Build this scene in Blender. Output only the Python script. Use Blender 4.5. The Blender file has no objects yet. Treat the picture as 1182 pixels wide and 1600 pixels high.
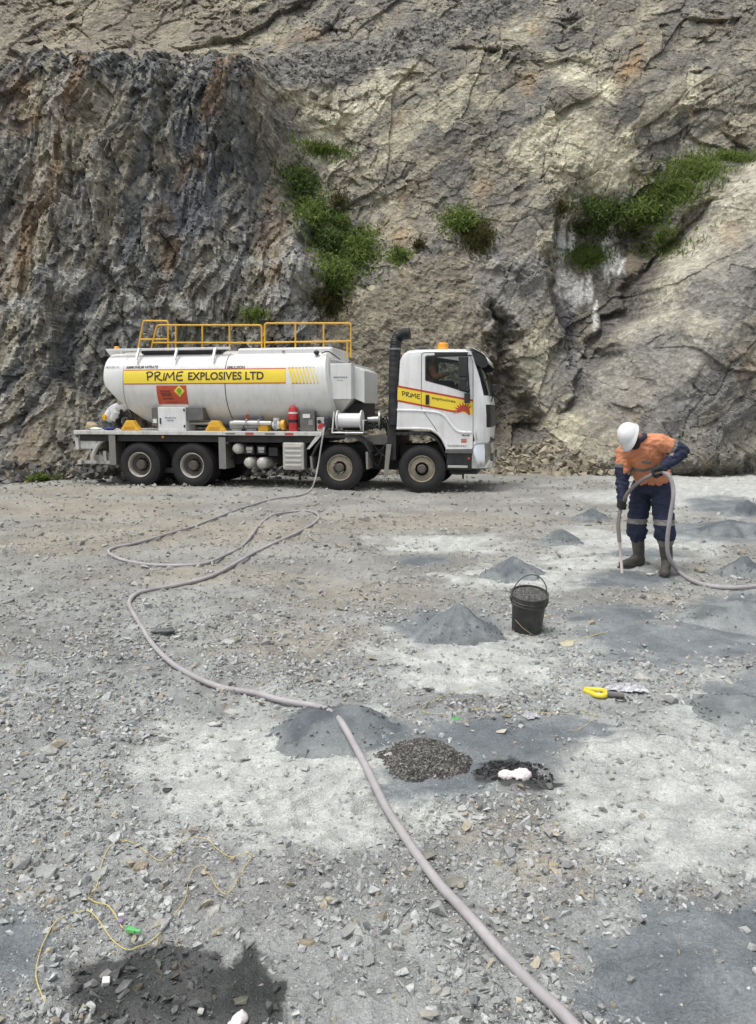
import bpy, bmesh, math, random
import numpy as np
from mathutils import Vector, Matrix
from mathutils.geometry import tessellate_polygon

# ------------------------------------------------------------------ camera, sky, sun, exposure
scene = bpy.context.scene
COL = scene.collection
R = math.radians
F, CX, CY, CAMH = 1200.0, 591.0, 800.0, 1.72
PITCH = math.atan(160.0 / F)
cam_d = bpy.data.cameras.new('camera')
cam = bpy.data.objects.new('camera', cam_d)
COL.objects.link(cam)
cam.location = (0, 0, CAMH)
cam.rotation_euler = (math.pi / 2 - PITCH, 0, 0)
cam_d.sensor_fit = 'VERTICAL'
cam_d.sensor_height = 36.0
cam_d.lens = 36.0 * F / 1600.0
cam_d.clip_start = 0.05
cam_d.clip_end = 500
scene.camera = cam

SUN_EL, SUN_AZ = R(70), R(232)          # azimuth measured clockwise from +y
world = bpy.data.worlds.new('World')
scene.world = world
world.use_nodes = True
wn = world.node_tree
for n in list(wn.nodes):
    wn.nodes.remove(n)
sky = wn.nodes.new('ShaderNodeTexSky')
sky.sky_type = 'NISHITA'
sky.sun_disc = False
sky.sun_elevation = SUN_EL
sky.sun_rotation = SUN_AZ
sky.air_density = 1.0
sky.dust_density = 4.0
hs = wn.nodes.new('ShaderNodeHueSaturation')
hs.inputs['Saturation'].default_value = 0.30
bg = wn.nodes.new('ShaderNodeBackground')
bg.inputs['Strength'].default_value = 0.15
wo = wn.nodes.new('ShaderNodeOutputWorld')
wn.links.new(sky.outputs[0], hs.inputs['Color'])
wn.links.new(hs.outputs[0], bg.inputs['Color'])
wn.links.new(bg.outputs[0], wo.inputs['Surface'])
sd = bpy.data.lights.new('sun', 'SUN')
sd.energy = 1.25
sd.angle = R(30)
sd.color = (1.0, 0.97, 0.92)
sun = bpy.data.objects.new('sun', sd)
COL.objects.link(sun)
sun.rotation_euler = (math.pi / 2 - SUN_EL, 0, math.pi - SUN_AZ)
vs = scene.view_settings
vs.view_transform = 'Standard'
vs.look = 'None'
vs.exposure = 0.37
vs.gamma = 1.0
vs.use_curve_mapping = False

# ------------------------------------------------------------------ places seen in the photograph
FW = np.array([0, math.cos(PITCH), -math.sin(PITCH)])
UP = np.array([0, math.sin(PITCH), math.cos(PITCH)])
CAMP = np.array([0, 0, CAMH])

def ray(px, py):
    return np.array([(px - CX) / F, 0, 0]) + UP * ((CY - py) / F) + FW

def at_y(px, py, Y):
    r = ray(px, py)
    return CAMP + r * (Y / r[1])

def at_z(px, py, Z):
    r = ray(px, py)
    return CAMP + r * ((Z - CAMH) / r[2])

def project(x, y, z):
    dz = z - CAMH
    d = y * FW[1] + dz * FW[2]
    u = y * UP[1] + dz * UP[2]
    return CX + F * x / d, CY - F * u / d

# ------------------------------------------------------------------ numpy noise
def h32(ix, iy, seed):
    h = (ix.astype(np.int64) * 374761393 + iy.astype(np.int64) * 668265263 + seed * 2246822519) & 0xFFFFFFFF
    h = ((h ^ (h >> 13)) * 1274126177) & 0xFFFFFFFF
    h = ((h ^ (h >> 16)) * 2246822519) & 0xFFFFFFFF
    h = h ^ (h >> 15)
    return h

def rnd01(ix, iy, seed):
    return h32(ix, iy, seed).astype(np.float64) / 4294967295.0

def gnoise(x, y, seed=0):
    x = np.asarray(x, float); y = np.asarray(y, float)
    ix = np.floor(x); iy = np.floor(y)
    fx = x - ix; fy = y - iy
    u = fx * fx * fx * (fx * (fx * 6 - 15) + 10)
    v = fy * fy * fy * (fy * (fy * 6 - 15) + 10)
    def g(dx, dy):
        a = rnd01(ix + dx, iy + dy, seed) * 6.2831853
        return np.cos(a) * (fx - dx) + np.sin(a) * (fy - dy)
    return ((g(0, 0) * (1 - u) + g(1, 0) * u) * (1 - v) + (g(0, 1) * (1 - u) + g(1, 1) * u) * v) * 1.5

def fbm(x, y, octv=4, seed=0, gain=0.5):
    s = 0; a = 1.0
    for o in range(octv):
        s = s + a * gnoise(x * 2 ** o + 17.3 * o, y * 2 ** o - 9.1 * o, seed + o)
        a *= gain
    return s

def cells(x, y, seed=0):
    """nearest random cell: two random values, tilted-plane height, distance to the cell border"""
    ix = np.floor(x); iy = np.floor(y)
    b1 = np.full(x.shape, 1e9); b2 = b1.copy()
    bi = ix.copy(); bj = iy.copy(); ox = np.zeros(x.shape); oy = np.zeros(x.shape)
    for dj in (-1, 0, 1):
        for di in (-1, 0, 1):
            ci = ix + di; cj = iy + dj
            dx = x - (ci + rnd01(ci, cj, seed)); dy = y - (cj + rnd01(ci, cj, seed + 1))
            d = dx * dx + dy * dy
            m = d < b1
            b2 = np.where(m, b1, np.minimum(b2, d))
            b1 = np.where(m, d, b1)
            bi = np.where(m, ci, bi); bj = np.where(m, cj, bj)
            ox = np.where(m, dx, ox); oy = np.where(m, dy, oy)
    a = rnd01(bi, bj, seed + 2); c = rnd01(bi, bj, seed + 3)
    tx = rnd01(bi, bj, seed + 4) - .5; ty = rnd01(bi, bj, seed + 5) - .5
    return a, c, (a - .5) + 1.6 * (tx * ox + ty * oy), np.sqrt(b2) - np.sqrt(b1)

def sstep(a, b, x):
    t = np.clip((x - a) / (b - a), 0, 1)
    return t * t * (3 - 2 * t)

def poly_sd(px, py, poly):
    """signed distance to a polygon, negative inside"""
    P = np.array(poly, float)
    d = np.full(px.shape, 1e18); ins = np.zeros(px.shape, bool)
    n = len(P)
    for i in range(n):
        ax, ay = P[i]; bx, by = P[(i + 1) % n]
        ex, ey = bx - ax, by - ay
        wx, wy = px - ax, py - ay
        t = np.clip((wx * ex + wy * ey) / (ex * ex + ey * ey + 1e-9), 0, 1)
        dx, dy = wx - ex * t, wy - ey * t
        d = np.minimum(d, dx * dx + dy * dy)
        if ay != by:
            c = ((ay > py) != (by > py)) & (px < (bx - ax) * (py - ay) / (by - ay) + ax)
            ins ^= c
    return np.where(ins, -1, 1) * np.sqrt(d)

# ------------------------------------------------------------------ materials
def mat_new(name):
    m = bpy.data.materials.new(name)
    m.use_nodes = True
    nt = m.node_tree
    b = nt.nodes['Principled BSDF']
    return m, nt, b

def N(nt, t, **kw):
    n = nt.nodes.new(t)
    for k, v in kw.items():
        if k in n.inputs:
            n.inputs[k].default_value = v
        else:
            setattr(n, k, v)
    return n

def ramp(nt, src, stops):
    r = nt.nodes.new('ShaderNodeValToRGB')
    e = r.color_ramp.elements
    while len(e) < len(stops):
        e.new(0.5)
    for i, (p, c) in enumerate(stops):
        e[i].position = p
        e[i].color = (c[0], c[1], c[2], 1) if hasattr(c, '__len__') else (c, c, c, 1)
    nt.links.new(src, r.inputs[0])
    return r

def mixc(nt, fac, a, b, blend='MIX'):
    m = nt.nodes.new('ShaderNodeMix')
    m.data_type = 'RGBA'
    m.blend_type = blend
    for sock, v in ((m.inputs[0], fac), (m.inputs[6], a), (m.inputs[7], b)):
        if hasattr(v, 'is_linked'):
            nt.links.new(v, sock)
        elif hasattr(v, '__len__'):
            sock.default_value = (v[0], v[1], v[2], 1)
        else:
            sock.default_value = v
    return m.outputs[2]

def plain(name, col, rough=0.6, metal=0.0, dirt=0.0, dirt_col=(.28, .26, .22), bump=0.0, scale=6.0, coat=0.0, var=0.12, streak=0.0):
    """paint, rubber, steel, cloth: colour with wear, dust and fine relief"""
    m, nt, b = mat_new(name)
    tc = N(nt, 'ShaderNodeTexCoord')
    n1 = N(nt, 'ShaderNodeTexNoise', Scale=scale, Detail=6.0, Roughness=0.65)
    nt.links.new(tc.outputs['Object'], n1.inputs['Vector'])
    lo = tuple(c * (1 - var) for c in col); hi = tuple(min(1, c * (1 + var)) for c in col)
    r = ramp(nt, n1.outputs[0], [(0.3, lo), (0.7, hi)])
    out = r.outputs[0]
    if dirt > 0:
        n2 = N(nt, 'ShaderNodeTexNoise', Scale=scale * .6, Detail=8.0, Roughness=0.7)
        nt.links.new(tc.outputs['Object'], n2.inputs['Vector'])
        r2 = ramp(nt, n2.outputs[0], [(0.42, 0.0), (0.75, dirt)])
        out = mixc(nt, r2.outputs[0], out, dirt_col)
    if streak > 0:
        mp = N(nt, 'ShaderNodeMapping'); mp.inputs['Scale'].default_value = (7, 7, .7)
        nt.links.new(tc.outputs['Object'], mp.inputs['Vector'])
        n5 = N(nt, 'ShaderNodeTexNoise', Scale=1.6, Detail=7.0, Roughness=0.6)
        nt.links.new(mp.outputs[0], n5.inputs['Vector'])
        r5 = ramp(nt, n5.outputs[0], [(0.48, 0.0), (0.8, streak)])
        out = mixc(nt, r5.outputs[0], out, dirt_col)
    nt.links.new(out, b.inputs['Base Color'])
    b.inputs['Roughness'].default_value = rough
    b.inputs['Metallic'].default_value = metal
    b.inputs['Coat Weight'].default_value = coat
    b.inputs['Coat Roughness'].default_value = 0.12
    if bump > 0:
        n3 = N(nt, 'ShaderNodeTexNoise', Scale=scale * 8, Detail=5.0)
        nt.links.new(tc.outputs['Object'], n3.inputs['Vector'])
        bp = N(nt, 'ShaderNodeBump', Strength=bump, Distance=0.01)
        nt.links.new(n3.outputs[0], bp.inputs['Height'])
        nt.links.new(bp.outputs[0], b.inputs['Normal'])
    return m

def rock_mat(name, bump_scale, rough=0.92, fac=0.35, dist=0.03, strength=0.7, vscale=2.2, vmix=.7, grain=0):
    """rock or soil: colour from the surface's own colour attribute, broken up by grain"""
    m, nt, b = mat_new(name)
    at = N(nt, 'ShaderNodeAttribute', attribute_name='Col')
    geo = N(nt, 'ShaderNodeNewGeometry')
    n1 = N(nt, 'ShaderNodeTexNoise', Scale=bump_scale, Detail=9.0, Roughness=0.72)
    n2 = N(nt, 'ShaderNodeTexNoise', Scale=bump_scale * 5, Detail=6.0, Roughness=0.7)
    vo = N(nt, 'ShaderNodeTexVoronoi', Scale=bump_scale * vscale)
    vo.feature = 'F1'
    for n in (n1, n2, vo):
        nt.links.new(geo.outputs['Position'], n.inputs['Vector'])
    r1 = ramp(nt, n1.outputs[0], [(0.28, 1 - fac), (0.5, 1.0), (0.75, 1 + fac)])
    r2 = ramp(nt, n2.outputs[0], [(0.3, 1 - fac * .7), (0.7, 1 + fac * .7)])
    c = mixc(nt, 1.0, at.outputs['Color'], r1.outputs[0], 'MULTIPLY')
    c = mixc(nt, 1.0, c, r2.outputs[0], 'MULTIPLY')
    sv = N(nt, 'ShaderNodeSeparateColor')
    nt.links.new(vo.outputs['Color'], sv.inputs[0])
    r3 = ramp(nt, sv.outputs[0], [(0.0, 0.72), (1.0, 1.25)])
    c = mixc(nt, vmix, c, mixc(nt, 1.0, c, r3.outputs[0], 'MULTIPLY'))
    if grain:
        n4 = N(nt, 'ShaderNodeTexNoise', Scale=grain, Detail=4.0, Roughness=0.8)
        nt.links.new(geo.outputs['Position'], n4.inputs['Vector'])
        r4 = ramp(nt, n4.outputs[0], [(0.3, .80), (0.5, 1.0), (0.72, 1.22)])
        c = mixc(nt, 1.0, c, r4.outputs[0], 'MULTIPLY')
    nt.links.new(c, b.inputs['Base Color'])
    b.inputs['Roughness'].default_value = rough
    b.inputs['Specular IOR Level'].default_value = 0.25
    ma = N(nt, 'ShaderNodeMath', operation='ADD')
    nt.links.new(n1.outputs[0], ma.inputs[0]); nt.links.new(vo.outputs['Distance'], ma.inputs[1])
    mb = N(nt, 'ShaderNodeMath', operation='MULTIPLY_ADD')
    nt.links.new(n2.outputs[0], mb.inputs[0]); mb.inputs[1].default_value = .5; nt.links.new(ma.outputs[0], mb.inputs[2])
    bp = N(nt, 'ShaderNodeBump', Strength=strength, Distance=dist)
    if grain:
        mg = N(nt, 'ShaderNodeMath', operation='MULTIPLY_ADD')
        nt.links.new(n4.outputs[0], mg.inputs[0]); mg.inputs[1].default_value = .5; nt.links.new(mb.outputs[0], mg.inputs[2])
        mb = mg
    nt.links.new(mb.outputs[0], bp.inputs['Height'])
    nt.links.new(bp.outputs[0], b.inputs['Normal'])
    return m

def stone_mat(name):
    m, nt, b = mat_new(name)
    oi = N(nt, 'ShaderNodeObjectInfo')
    geo = N(nt, 'ShaderNodeNewGeometry')
    r = ramp(nt, oi.outputs['Random'], [(0.0, (.20, .20, .19)), (.3, (.30, .31, .31)), (.6, (.38, .39, .38)), (.85, (.33, .30, .24)), (1.0, (.46, .47, .45))])
    n1 = N(nt, 'ShaderNodeTexNoise', Scale=22.0, Detail=8.0, Roughness=0.7)
    nt.links.new(geo.outputs['Position'], n1.inputs['Vector'])
    r1 = ramp(nt, n1.outputs[0], [(0.3, .7), (0.7, 1.25)])
    c = mixc(nt, 1.0, r.outputs[0], r1.outputs[0], 'MULTIPLY')
    nt.links.new(c, b.inputs['Base Color'])
    b.inputs['Roughness'].default_value = .9
    bp = N(nt, 'ShaderNodeBump', Strength=.6, Distance=.01)
    nt.links.new(n1.outputs[0], bp.inputs['Height'])
    nt.links.new(bp.outputs[0], b.inputs['Normal'])
    return m

def glass_mat(name, tint=(.55, .6, .6)):
    m, nt, b = mat_new(name)
    nt.nodes.remove(b)
    tr = N(nt, 'ShaderNodeBsdfTransparent'); tr.inputs[0].default_value = (*tint, 1)
    gl = N(nt, 'ShaderNodeBsdfGlossy', Roughness=0.03); gl.inputs[0].default_value = (.9, .95, 1, 1)
    fr = N(nt, 'ShaderNodeFresnel', IOR=1.5)
    mx = N(nt, 'ShaderNodeMixShader')
    nt.links.new(fr.outputs[0], mx.inputs[0]); nt.links.new(tr.outputs[0], mx.inputs[1]); nt.links.new(gl.outputs[0], mx.inputs[2])
    nt.links.new(mx.outputs[0], nt.nodes['Material Output'].inputs[0])
    return m

def leaf_mat(name, c0, c1, c2):
    m, nt, b = mat_new(name)
    at = N(nt, 'ShaderNodeAttribute', attribute_name='Col')
    sv = N(nt, 'ShaderNodeSeparateColor')
    nt.links.new(at.outputs['Color'], sv.inputs[0])
    r = ramp(nt, sv.outputs[0], [(0, c0), (.5, c1), (1, c2)])
    nt.links.new(r.outputs[0], b.inputs['Base Color'])
    b.inputs['Roughness'].default_value = .7
    b.inputs['Specular IOR Level'].default_value = .2
    tl = N(nt, 'ShaderNodeBsdfTranslucent'); mx = N(nt, 'ShaderNodeMixShader'); mx.inputs[0].default_value = .4
    nt.links.new(r.outputs[0], tl.inputs[0]); nt.links.new(b.outputs[0], mx.inputs[1]); nt.links.new(tl.outputs[0], mx.inputs[2])
    nt.links.new(mx.outputs[0], nt.nodes['Material Output'].inputs[0])
    return m

M = {}
M['rock'] = rock_mat('rock_face', 3.0, dist=.06, strength=1.0, fac=.42)
M['soil'] = rock_mat('quarry_floor', 16.0, dist=.010, strength=.75, fac=.20, vscale=7, vmix=.5, grain=230)
M['fines'] = rock_mat('drill_fines', 26.0, dist=.006, strength=.7, fac=.16, vscale=8, vmix=.55, grain=260)
M['gravel'] = rock_mat('loose_gravel', 40.0, dist=.004, strength=.4, fac=.18)
M['stone'] = stone_mat('dusty_stone')
M['white'] = plain('white_paint', (.76, .77, .77), .32, dirt=.28, coat=.3, scale=2.5, var=.02, streak=.3)
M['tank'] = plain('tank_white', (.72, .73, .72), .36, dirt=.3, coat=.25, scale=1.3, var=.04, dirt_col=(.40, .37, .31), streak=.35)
M['whitedirty'] = plain('worn_white_paint', (.62, .62, .6), .5, dirt=.6, scale=6, streak=.6)
M['black'] = plain('black_plastic', (.012, .013, .016), .5, dirt=.12, scale=6)
M['chassis'] = plain('chassis_black', (.02, .02, .021), .65, dirt=.3, dirt_col=(.12, .11, .1), scale=5)
M['rubber'] = plain('tyre_rubber', (.013, .013, .014), .8, dirt=.25, dirt_col=(.06, .055, .05), scale=5, bump=.2)
M['rimtan'] = plain('dusty_rim', (.27, .24, .18), .6, dirt=.75, dirt_col=(.10, .085, .065), scale=9)
M['rimwhite'] = plain('pale_rim', (.42, .40, .36), .5, dirt=.65, dirt_col=(.15, .13, .105), scale=9)
M['hub'] = plain('rusty_hub', (.08, .07, .06), .7, dirt=.5, dirt_col=(.16, .135, .105), scale=14)
M['disc'] = plain('grimy_wheel_disc', (.10, .09, .075), .75, dirt=.5, dirt_col=(.04, .035, .03), scale=12)
M['yellow'] = plain('yellow_paint', (.75, .42, .03), .45, dirt=.12, scale=8)
M['band'] = plain('yellow_decal', (.85, .66, .05), .4, scale=3, var=.03, coat=.2)
M['redline'] = plain('red_decal', (.48, .055, .03), .45, scale=4, var=.05)
M['orangered'] = plain('orange_red_panel', (.52, .085, .035), .45, dirt=.15, scale=5, dirt_col=(.3, .1, .05))
M['ink'] = plain('black_ink', (.03, .026, .024), .5)
M['inkblue'] = plain('blue_grey_ink', (.1, .13, .19), .5)
M['green'] = plain('green_ink', (.15, .42, .06), .5)
M['red'] = plain('extinguisher_red', (.5, .03, .035), .35, coat=.3)
M['amber'] = plain('amber_lens', (.85, .36, .02), .25, coat=.5)
M['steel'] = plain('grey_steel', (.33, .34, .34), .42, metal=.7, dirt=.3, scale=9)
M['chrome'] = plain('chrome', (.72, .73, .74), .16, metal=1.0, var=.02)
M['greybox'] = plain('dark_grey_panel', (.11, .11, .105), .55, dirt=.3, scale=8)
M['flap'] = plain('grey_mudflap', (.20, .195, .185), .7, dirt=.5, scale=9)
M['alu'] = plain('pale_alloy', (.50, .49, .45), .5, metal=.2, dirt=.3, scale=8)
M['glass'] = glass_mat('window_glass')
M['lining'] = plain('cab_lining', (.035, .035, .037), .8)
M['hose'] = plain('pinkish_grey_hose', (.42, .395, .405), .65, dirt=.9, dirt_col=(.25, .245, .24), scale=7, bump=.15, var=.1, coat=.1)
M['hosetip'] = plain('pale_pink_hose_end', (.72, .58, .56), .5, dirt=.2)
M['hosegrey'] = plain('grey_brown_hose', (.19, .17, .165), .6, dirt=.4, scale=10)
M['orange'] = plain('orange_cloth', (.66, .265, .135), .85, dirt=.3, dirt_col=(.48, .27, .18), bump=.15, scale=7)
M['navy'] = plain('navy_cloth', (.018, .024, .055), .88, dirt=.18, dirt_col=(.07, .07, .08), bump=.15, scale=7)
M['tape'] = plain('reflective_tape', (.21, .20, .19), .5, metal=.2)
M['skin'] = plain('skin', (.42, .22, .15), .55)
M['hair'] = plain('dark_hair', (.025, .017, .013), .8, bump=.5, scale=20)
M['glove'] = plain('black_glove', (.015, .015, .016), .75)
M['boot'] = plain('dark_rubber_boot', (.06, .055, .048), .6, dirt=.7, dirt_col=(.17, .16, .14), scale=9)
M['helmet'] = plain('helmet_white', (.80, .81, .80), .3, coat=.3, var=.02)
M['bucket'] = plain('black_bucket', (.035, .035, .034), .5, dirt=.85, dirt_col=(.13, .125, .115), scale=9)
M['wire'] = plain('yellow_wire', (.62, .52, .19), .5, var=.05)
M['pink'] = plain('pale_pink_emulsion', (.80, .735, .725), .4, bump=.3, scale=20, var=.04)
M['purple'] = plain('purple_tag', (.35, .25, .45), .5)
M['bright_green'] = plain('green_connector', (.13, .50, .16), .35)
M['plastic'] = plain('crumpled_plastic', (.55, .55, .575), .2, var=.2)
M['bright_yellow'] = plain('yellow_plastic', (.74, .60, .05), .4)
M['tan'] = plain('tan_sack', (.42, .34, .22), .85, dirt=.3)
M['blue'] = plain('blue_cloth', (.03, .045, .17), .8)
M['seal'] = plain('dark_seam', (.05, .05, .05), .8)
M['leaf'] = leaf_mat('grass_leaf', (.11, .155, .04), (.25, .33, .095), (.38, .43, .19))
M['leafdark'] = leaf_mat('shrub_leaf', (.08, .12, .038), (.18, .245, .08), (.29, .35, .14))
M['leafdry'] = leaf_mat('dry_leaf', (.06, .065, .025), (.13, .13, .05), (.22, .19, .10))

# ------------------------------------------------------------------ object helpers
def tag(o, label=None, cat=None, group=None, kind=None):
    if label: o['label'] = label
    if cat: o['category'] = cat
    if group: o['group'] = group
    if kind: o['kind'] = kind
    return o

def link(name, me, parent=None):
    o = bpy.data.objects.new(name, me)
    COL.objects.link(o)
    if parent is not None:
        o.parent = parent
    return o

def empty(name, loc, rz=0.0, label=None, cat=None, group=None):
    o = bpy.data.objects.new(name, None)
    o.empty_display_size = .2
    COL.objects.link(o)
    o.location = loc
    o.rotation_euler = (0, 0, rz)
    return tag(o, label, cat, group)

def mesh_np(name, V, Fc, mat=None, smooth=False, col=None):
    me = bpy.data.meshes.new(name)
    V = np.asarray(V, np.float32); Fc = np.asarray(Fc, np.int32)
    k = Fc.shape[1]; nf = Fc.shape[0]
    me.vertices.add(len(V)); me.vertices.foreach_set('co', V.ravel())
    me.loops.add(nf * k); me.loops.foreach_set('vertex_index', Fc.ravel())
    me.polygons.add(nf)
    me.polygons.foreach_set('loop_start', np.arange(0, nf * k, k, dtype=np.int32))
    me.polygons.foreach_set('loop_total', np.full(nf, k, np.int32))
    me.polygons.foreach_set('use_smooth', np.full(nf, smooth, bool))
    me.update(calc_edges=True)
    if col is not None:
        a = me.attributes.new('Col', 'FLOAT_COLOR', 'POINT')
        c = np.ones((len(V), 4), np.float32); c[:, :3] = col
        a.data.foreach_set('color', c.ravel())
    if mat: me.materials.append(mat)
    return me

def grid_faces(nr, nc):
    i = np.arange(nr - 1)[:, None] * nc + np.arange(nc - 1)[None, :]
    return np.stack([i, i + 1, i + nc + 1, i + nc], -1).reshape(-1, 4)

class MB:
    """collects shapes for ONE mesh object"""
    def __init__(s):
        s.v = []; s.f = []; s.m = []; s.cur = 0
    def add(s, vs_, fs):
        o = len(s.v)
        s.v += [tuple(map(float, p)) for p in vs_]
        s.f += [tuple(i + o for i in f) for f in fs]
        s.m += [s.cur] * len(fs)
        return s
    def box(s, x0, x1, y0, y1, z0, z1):
        p = [(x, y, z) for z in (z0, z1) for y in (y0, y1) for x in (x0, x1)]
        return s.add(p, [(0, 2, 3, 1), (4, 5, 7, 6), (0, 1, 5, 4), (2, 6, 7, 3), (0, 4, 6, 2), (1, 3, 7, 5)])
    def prism(s, poly, y0, y1):
        """polygon in x,z pushed from y0 to y1"""
        n = len(poly)
        tris = tessellate_polygon([[Vector((a, b, 0)) for a, b in poly]])
        vs_ = [(a, y0, b) for a, b in poly] + [(a, y1, b) for a, b in poly]
        fs = [tuple(t) for t in tris] + [tuple(i + n for i in reversed(t)) for t in tris]
        fs += [(i, (i + 1) % n, (i + 1) % n + n, i + n) for i in range(n)]
        return s.add(vs_, fs)
    def tube(s, pts, r, n=8, cap=True):
        P = [Vector(p) for p in pts]
        rs = r if hasattr(r, '__len__') else [r] * len(P)
        vs_ = []; fs = []; prev = None
        for i, p in enumerate(P):
            t = (P[min(i + 1, len(P) - 1)] - P[max(i - 1, 0)]).normalized()
            if prev is None:
                a = Vector((0, 0, 1)) if abs(t.z) < .9 else Vector((1, 0, 0))
                u = t.cross(a).normalized()
            else:
                u = (prev - t * prev.dot(t)).normalized()
            prev = u; w = t.cross(u)
            for k in range(n):
                an = 2 * math.pi * k / n
                vs_.append(p + (u * math.cos(an) + w * math.sin(an)) * rs[i])
        for i in range(len(P) - 1):
            for k in range(n):
                fs.append((i * n + k, i * n + (k + 1) % n, (i + 1) * n + (k + 1) % n, (i + 1) * n + k))
        if cap:
            fs.append(tuple(reversed(range(n)))); fs.append(tuple(range((len(P) - 1) * n, len(P) * n)))
        return s.add(vs_, fs)
    def lathe(s, prof, c, axis, n=24, closed=False):
        """profile (radius, height along axis) turned round axis through c"""
        c = Vector(c); ax = Vector(axis).normalized()
        a = Vector((0, 0, 1)) if abs(ax.z) < .9 else Vector((1, 0, 0))
        u = ax.cross(a).normalized(); w = ax.cross(u)
        vs_ = []; fs = []
        for (r, h) in prof:
            for k in range(n):
                an = 2 * math.pi * k / n
                vs_.append(c + ax * h + (u * math.cos(an) + w * math.sin(an)) * max(r, 1e-4))
        for i in range(len(prof) - 1):
            for k in range(n):
                fs.append((i * n + k, i * n + (k + 1) % n, (i + 1) * n + (k + 1) % n, (i + 1) * n + k))
        if closed:
            i = len(prof) - 1
            for k in range(n):
                fs.append((i * n + k, i * n + (k + 1) % n, (k + 1) % n, k))
        return s.add(vs_, fs)
    def ball(s, c, r, n=12, m=8, basis=None):
        rx, ry, rz = r if hasattr(r, '__len__') else (r, r, r)
        c = Vector(c)
        vs_ = []; fs = []
        for j in range(m + 1):
            th = math.pi * j / m
            for k in range(n):
                ph = 2 * math.pi * k / n
                q = Vector((rx * math.sin(th) * math.cos(ph), ry * math.sin(th) * math.sin(ph), rz * math.cos(th)))
                if basis is not None: q = basis @ q
                vs_.append(c + q)
        for j in range(m):
            for k in range(n):
                fs.append((j * n + k, (j + 1) * n + k, (j + 1) * n + (k + 1) % n, j * n + (k + 1) % n))
        return s.add(vs_, fs)
    def mesh(s, name, mats, smooth=False, angle=35):
        me = bpy.data.meshes.new(name)
        me.from_pydata(s.v, [], s.f)
        mats = mats if isinstance(mats, (list, tuple)) else [mats]
        for m in mats: me.materials.append(m)
        if len(mats) > 1: me.polygons.foreach_set('material_index', s.m)
        bm = bmesh.new(); bm.from_mesh(me)
        bmesh.ops.remove_doubles(bm, verts=bm.verts, dist=1e-5)
        bmesh.ops.delete(bm, geom=[q for q in bm.verts if not q.link_faces], context='VERTS')
        bmesh.ops.recalc_face_normals(bm, faces=bm.faces)
        bm.to_mesh(me); bm.free()
        if smooth:
            me.polygons.foreach_set('use_smooth', [True] * len(me.polygons))
            try: me.set_sharp_from_angle(angle=R(angle))
            except Exception: pass
        me.update()
        return me
    def build(s, name, mats, parent=None, smooth=False, bevel=0.0, angle=35):
        o = link(name, s.mesh(name, mats, smooth, angle), parent)
        if bevel:
            b = o.modifiers.new('bevel', 'BEVEL'); b.width = bevel; b.segments = 2; b.limit_method = 'ANGLE'
            b.angle_limit = R(40)
        return o

def arc_pts(pts, sub=6):
    """smooth curve through points"""
    P = [np.array(p, float) for p in pts]
    P = [2 * P[0] - P[1]] + P + [2 * P[-1] - P[-2]]
    out = []
    for i in range(1, len(P) - 2):
        a, b, c, d = P[i - 1], P[i], P[i + 1], P[i + 2]
        for k in range(sub):
            t = k / sub
            out.append(.5 * (2 * b + (c - a) * t + (2 * a - 5 * b + 4 * c - d) * t * t + (3 * b - a - 3 * c + d) * t ** 3))
    out.append(P[-2])
    return out

def text_mb(txt, size, bold=0.0, spacing=1.0, shear=0.0):
    """flat lettering: vertices x along, y up, plus faces"""
    cu = bpy.data.curves.new('t', 'FONT')
    cu.body = txt; cu.size = size; cu.offset = bold; cu.space_character = spacing; cu.shear = shear
    cu.resolution_u = 3
    o = bpy.data.objects.new('t', cu); COL.objects.link(o)
    dg = bpy.context.evaluated_depsgraph_get()
    me = bpy.data.meshes.new_from_object(o.evaluated_get(dg))
    v = np.array([p.co[:] for p in me.vertices]); f = [tuple(p.vertices) for p in me.polygons]
    bpy.data.objects.remove(o); bpy.data.meshes.remove(me); bpy.data.curves.remove(cu)
    return v, f

# ================================================================== the quarry floor
def blob_mask(px, py, cx, cy, rx, ry, soft=.35, wob=.25, seed=0, rot=0.0):
    dx, dy = px - cx, py - cy
    ca, sa = math.cos(rot), math.sin(rot)
    ex, ey = (dx * ca + dy * sa) / rx, (-dx * sa + dy * ca) / ry
    d = np.sqrt(ex * ex + ey * ey) + wob * fbm(px / (rx * .55) + seed, py / (ry * .55) - seed, 4, seed)
    return 1 - sstep(1 - soft, 1 + soft, d)

LIGHT = [(470, 1215, 215, 90), (1085, 1225, 175, 120), (745, 1030, 135, 48), (340, 1195, 110, 60), (1090, 770, 160, 28),
         (820, 905, 110, 18), (1000, 845, 130, 20), (930, 880, 100, 14), (640, 1240, 80, 50), (1100, 1000, 90, 14),
         (1140, 750, 110, 12), (700, 850, 90, 14), (520, 1270, 110, 55), (1060, 1310, 130, 50)]
BLUE = [(1060, 1000, 150, 36), (1150, 1095, 70, 38), (1125, 1522, 215, 112), (20, 1490, 70, 66), (560, 1150, 90, 26),
        (760, 1165, 120, 42), (700, 1215, 90, 28), (985, 905, 75, 14), (660, 876, 40, 8), (1010, 865, 60, 8), (1150, 830, 130, 16),
        (1160, 950, 80, 22), (640, 1225, 60, 22), (880, 1140, 90, 18), (960, 960, 80, 16), (700, 980, 80, 26), (1130, 790, 60, 14)]
DARK = [(255, 1548, 148, 72), (390, 1548, 52, 62), (790, 1205, 46, 24), (845, 1225, 40, 10)]
TAN = [(110, 795, 170, 18), (300, 830, 200, 20), (1090, 750, 120, 7), (120, 765, 160, 7), (650, 815, 160, 12), (1040, 935, 60, 8),
       (860, 1350, 70, 40), (330, 900, 150, 14), (470, 1000, 130, 30), (90, 850, 120, 16), (800, 1300, 90, 30), (560, 930, 120, 22)]
FLAT = [(0.8, 17.2, 1.6, 1.0), (3.05, 8.2, .5, .5)]

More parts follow.
